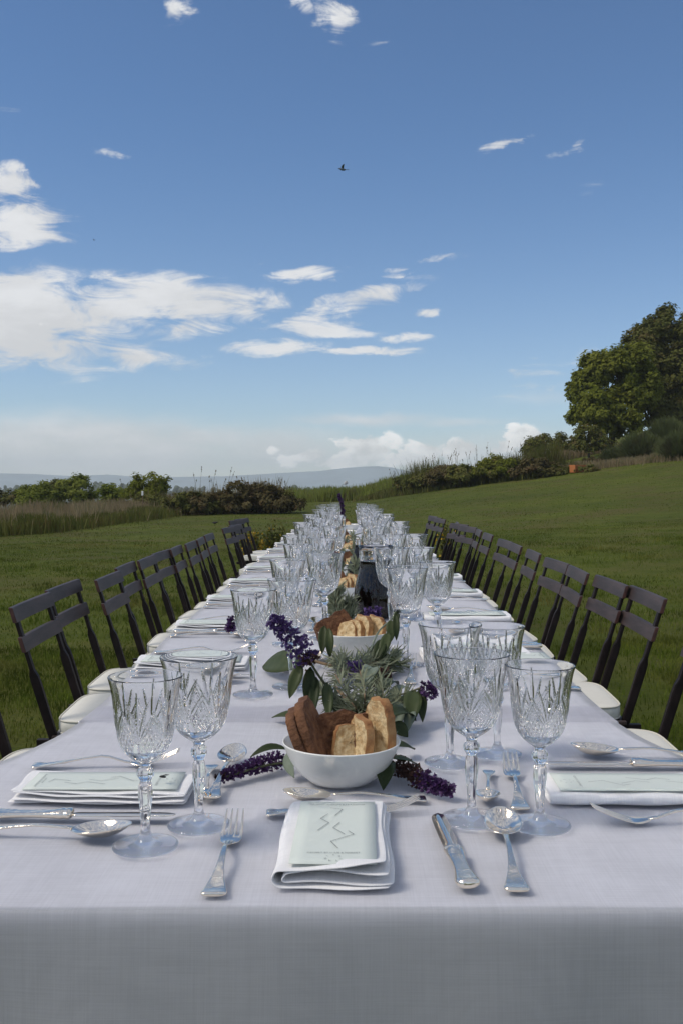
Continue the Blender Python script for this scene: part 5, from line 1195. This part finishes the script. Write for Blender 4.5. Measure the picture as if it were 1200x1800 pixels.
# hazy wooded hills in the valley
def hill(name, label, y0, dep, x0, x1, tops, seed, n):
    """a low hill crowded with round tree tops, as one far-off wood"""
    r = np.random.default_rng(seed); px = np.array([t[0] for t in tops]); py = np.array([t[1] for t in tops]); Vs = []; Fs = []; k = 0
    for _ in range(n):
        d = r.uniform(-1, 1); y = y0 + d * dep; x = r.uniform(x0, x1) * y / FP; q = VX + x / y * FP
        top = EYE + (VY - np.interp(q, px, py)) / FP * y0; g = float(T(x, y)); zt_ = g + max(3.0, (top - g)) * (1 - .5 * abs(d)) - r.random() * 2.0
        s = r.uniform(1.3, 2.6); V, F = [], []
        for i, (a, rr) in enumerate(((-1.0, .55), (-.35, 1), (.35, .85), (.85, .45))):
            for j in range(7):
                t = j * 2 * PI / 7 + i; e = r.uniform(.75, 1.25); V.append((x + math.cos(t) * s * rr * e, y + math.sin(t) * s * rr * e, zt_ - s + a * s * r.uniform(.85, 1.1)))
        F = grid_faces(4, 7, True) + [tuple(range(21, 28))]; 
        # a skirt down to the ground keeps every top standing
        for j in range(7): V.append((V[j][0], V[j][1], g - 1))
        F += [(28 + j, 28 + (j + 1) % 7, (j + 1) % 7, j) for j in range(7)]
        Vs += V; Fs += [tuple(i + k for i in f) for f in F]; k += len(V)
    o = link(name, mesh(name, Vs, Fs, True), FM['far']); return tag(o, label, kind='stuff')
hill('far_wood', 'hazy blue-green wooded ridge in the valley at the left', 760, 60, -900, 420, [(-400, 846), (0, 851), (60, 850), (150, 852), (165, 845), (185, 842), (210, 846), (235, 850), (300, 853), (345, 850), (400, 856), (450, 852), (520, 850), (580, 853), (700, 860), (900, 862), (1100, 864)], 170, 1100)
hill('far_wood', 'nearer line of hedgerow trees in the valley', 520, 40, -700, 300, [(-300, 864), (0, 866), (200, 868), (330, 862), (400, 866), (480, 858), (570, 856), (640, 862), (760, 864), (900, 866)], 171, 600)

# ------------------------------------------------------------------ small things on and above the lawn
cr = thing('crate', 'small orange crate standing by the brush on the right', 'crate', (gx_(1014, 47.5), 47.5, float(T(gx_(1014, 47.5), 47.5))), R(24))
w_, h_ = .30, .36
for i, (x0, x1, y0, y1) in enumerate(((-w_, w_, -.22, -.20), (-w_, w_, .20, .22), (-w_, -w_ + .02, -.199, .199), (w_ - .02, w_, -.199, .199))):
    link('side_panel', baked(*boxg(x0, x1, y0, y1, .0, h_), smooth=False, name='side_panel', bevel=.004), M['orange'], cr)
link('rim', baked(*join(boxg(-w_ - .02, w_ + .02, -.245, -.222, h_ - .06, h_), boxg(-w_ - .02, w_ + .02, .222, .245, h_ - .06, h_)), smooth=False, name='rim'), M['orange'], cr)
link('floor_panel', mesh('floor_panel', *boxg(-w_ + .021, w_ - .021, -.199, .199, .01, .03), smooth=False), M['orange'], cr)
st = thing('marker_stake', 'tiny white marker stake among the left scrub', 'stake', (gx_(251, 37), 37.0, float(T(gx_(251, 37), 37.0))))
link('post', mesh('post', *boxg(-.015, .015, -.015, .015, 0, hgt(251, 866, 37)), smooth=False), M['stem'], st)
link('tag', baked(*boxg(-.035, .035, -.025, -.016, hgt(251, 871, 37), hgt(251, 863, 37)), smooth=False, name='tag', bevel=.003), M['white'], st)

def bird(name, label, loc, s, rz, flying, m):
    o = thing(name, label, 'bird', loc, rz); o.scale = (s, s, s)
    st = [(-.30, .02, .00), (-.22, .07, .0), (-.08, .115, .0), (.06, .12, .01), (.18, .085, .03), (.25, .06, .06), (.31, .055, .07), (.36, .03, .065), (.41, .006, .055)]
    link('body', baked(*loft([[(math.cos(2 * PI * j / 10) * w, y, z + math.sin(2 * PI * j / 10) * w) for j in range(10)] for y, w, z in st]), smooth=True, name='body', sub=1), m, o)
    link('tail', baked([(-.03, -.27, .0), (.03, -.27, .0), (.075, -.55, .02 if flying else -.03), (-.075, -.55, .02 if flying else -.03)], [(0, 1, 2, 3)], False, 'tail', .012), m, o)
    if flying:
        for s_ in (-1, 1):
            V = [(s_ * .08, .14, .03), (s_ * .34, .22, .20), (s_ * .80, .02, .26), (s_ * .82, -.03, .26), (s_ * .36, -.04, .16), (s_ * .08, -.12, .03)]
            link('wing', baked(V, [(0, 1, 4, 5), (1, 2, 3, 4)], True, 'wing', .012, 1), m, o)
    else:
        for s_ in (-1, 1):
            link('wing', baked([(s_ * .118, .10, .04), (s_ * .125, -.10, .02), (s_ * .06, -.36, .0), (s_ * .09, -.05, -.06)], [(0, 1, 2, 3)], True, 'wing', .012, 1), m, o)
            link('leg', mesh('leg', *tube([(s_ * .05, 0, -.08), (s_ * .05, .02, -.26), (s_ * .05, .08, -.27)], .012, 6)), m, o)
    return o
bx, by, bz = W(602, 298, 42); bird('flying_bird', 'blue-grey bird gliding high in the middle of the sky', (bx, by, bz), .48, R(100), True, M['bird'])
bx, by, bz = W(166, 422, 60); bird('flying_bird', 'tiny black bird far off in the left sky', (bx, by, bz), .18, R(80), True, M['black'])
bird('ground_bird', 'dark bird on the lawn beyond the left chairs', (gx_(378, 29), 29.0, float(T(gx_(378, 29), 29.0)) + .075), .30, R(-110), False, M['black'])
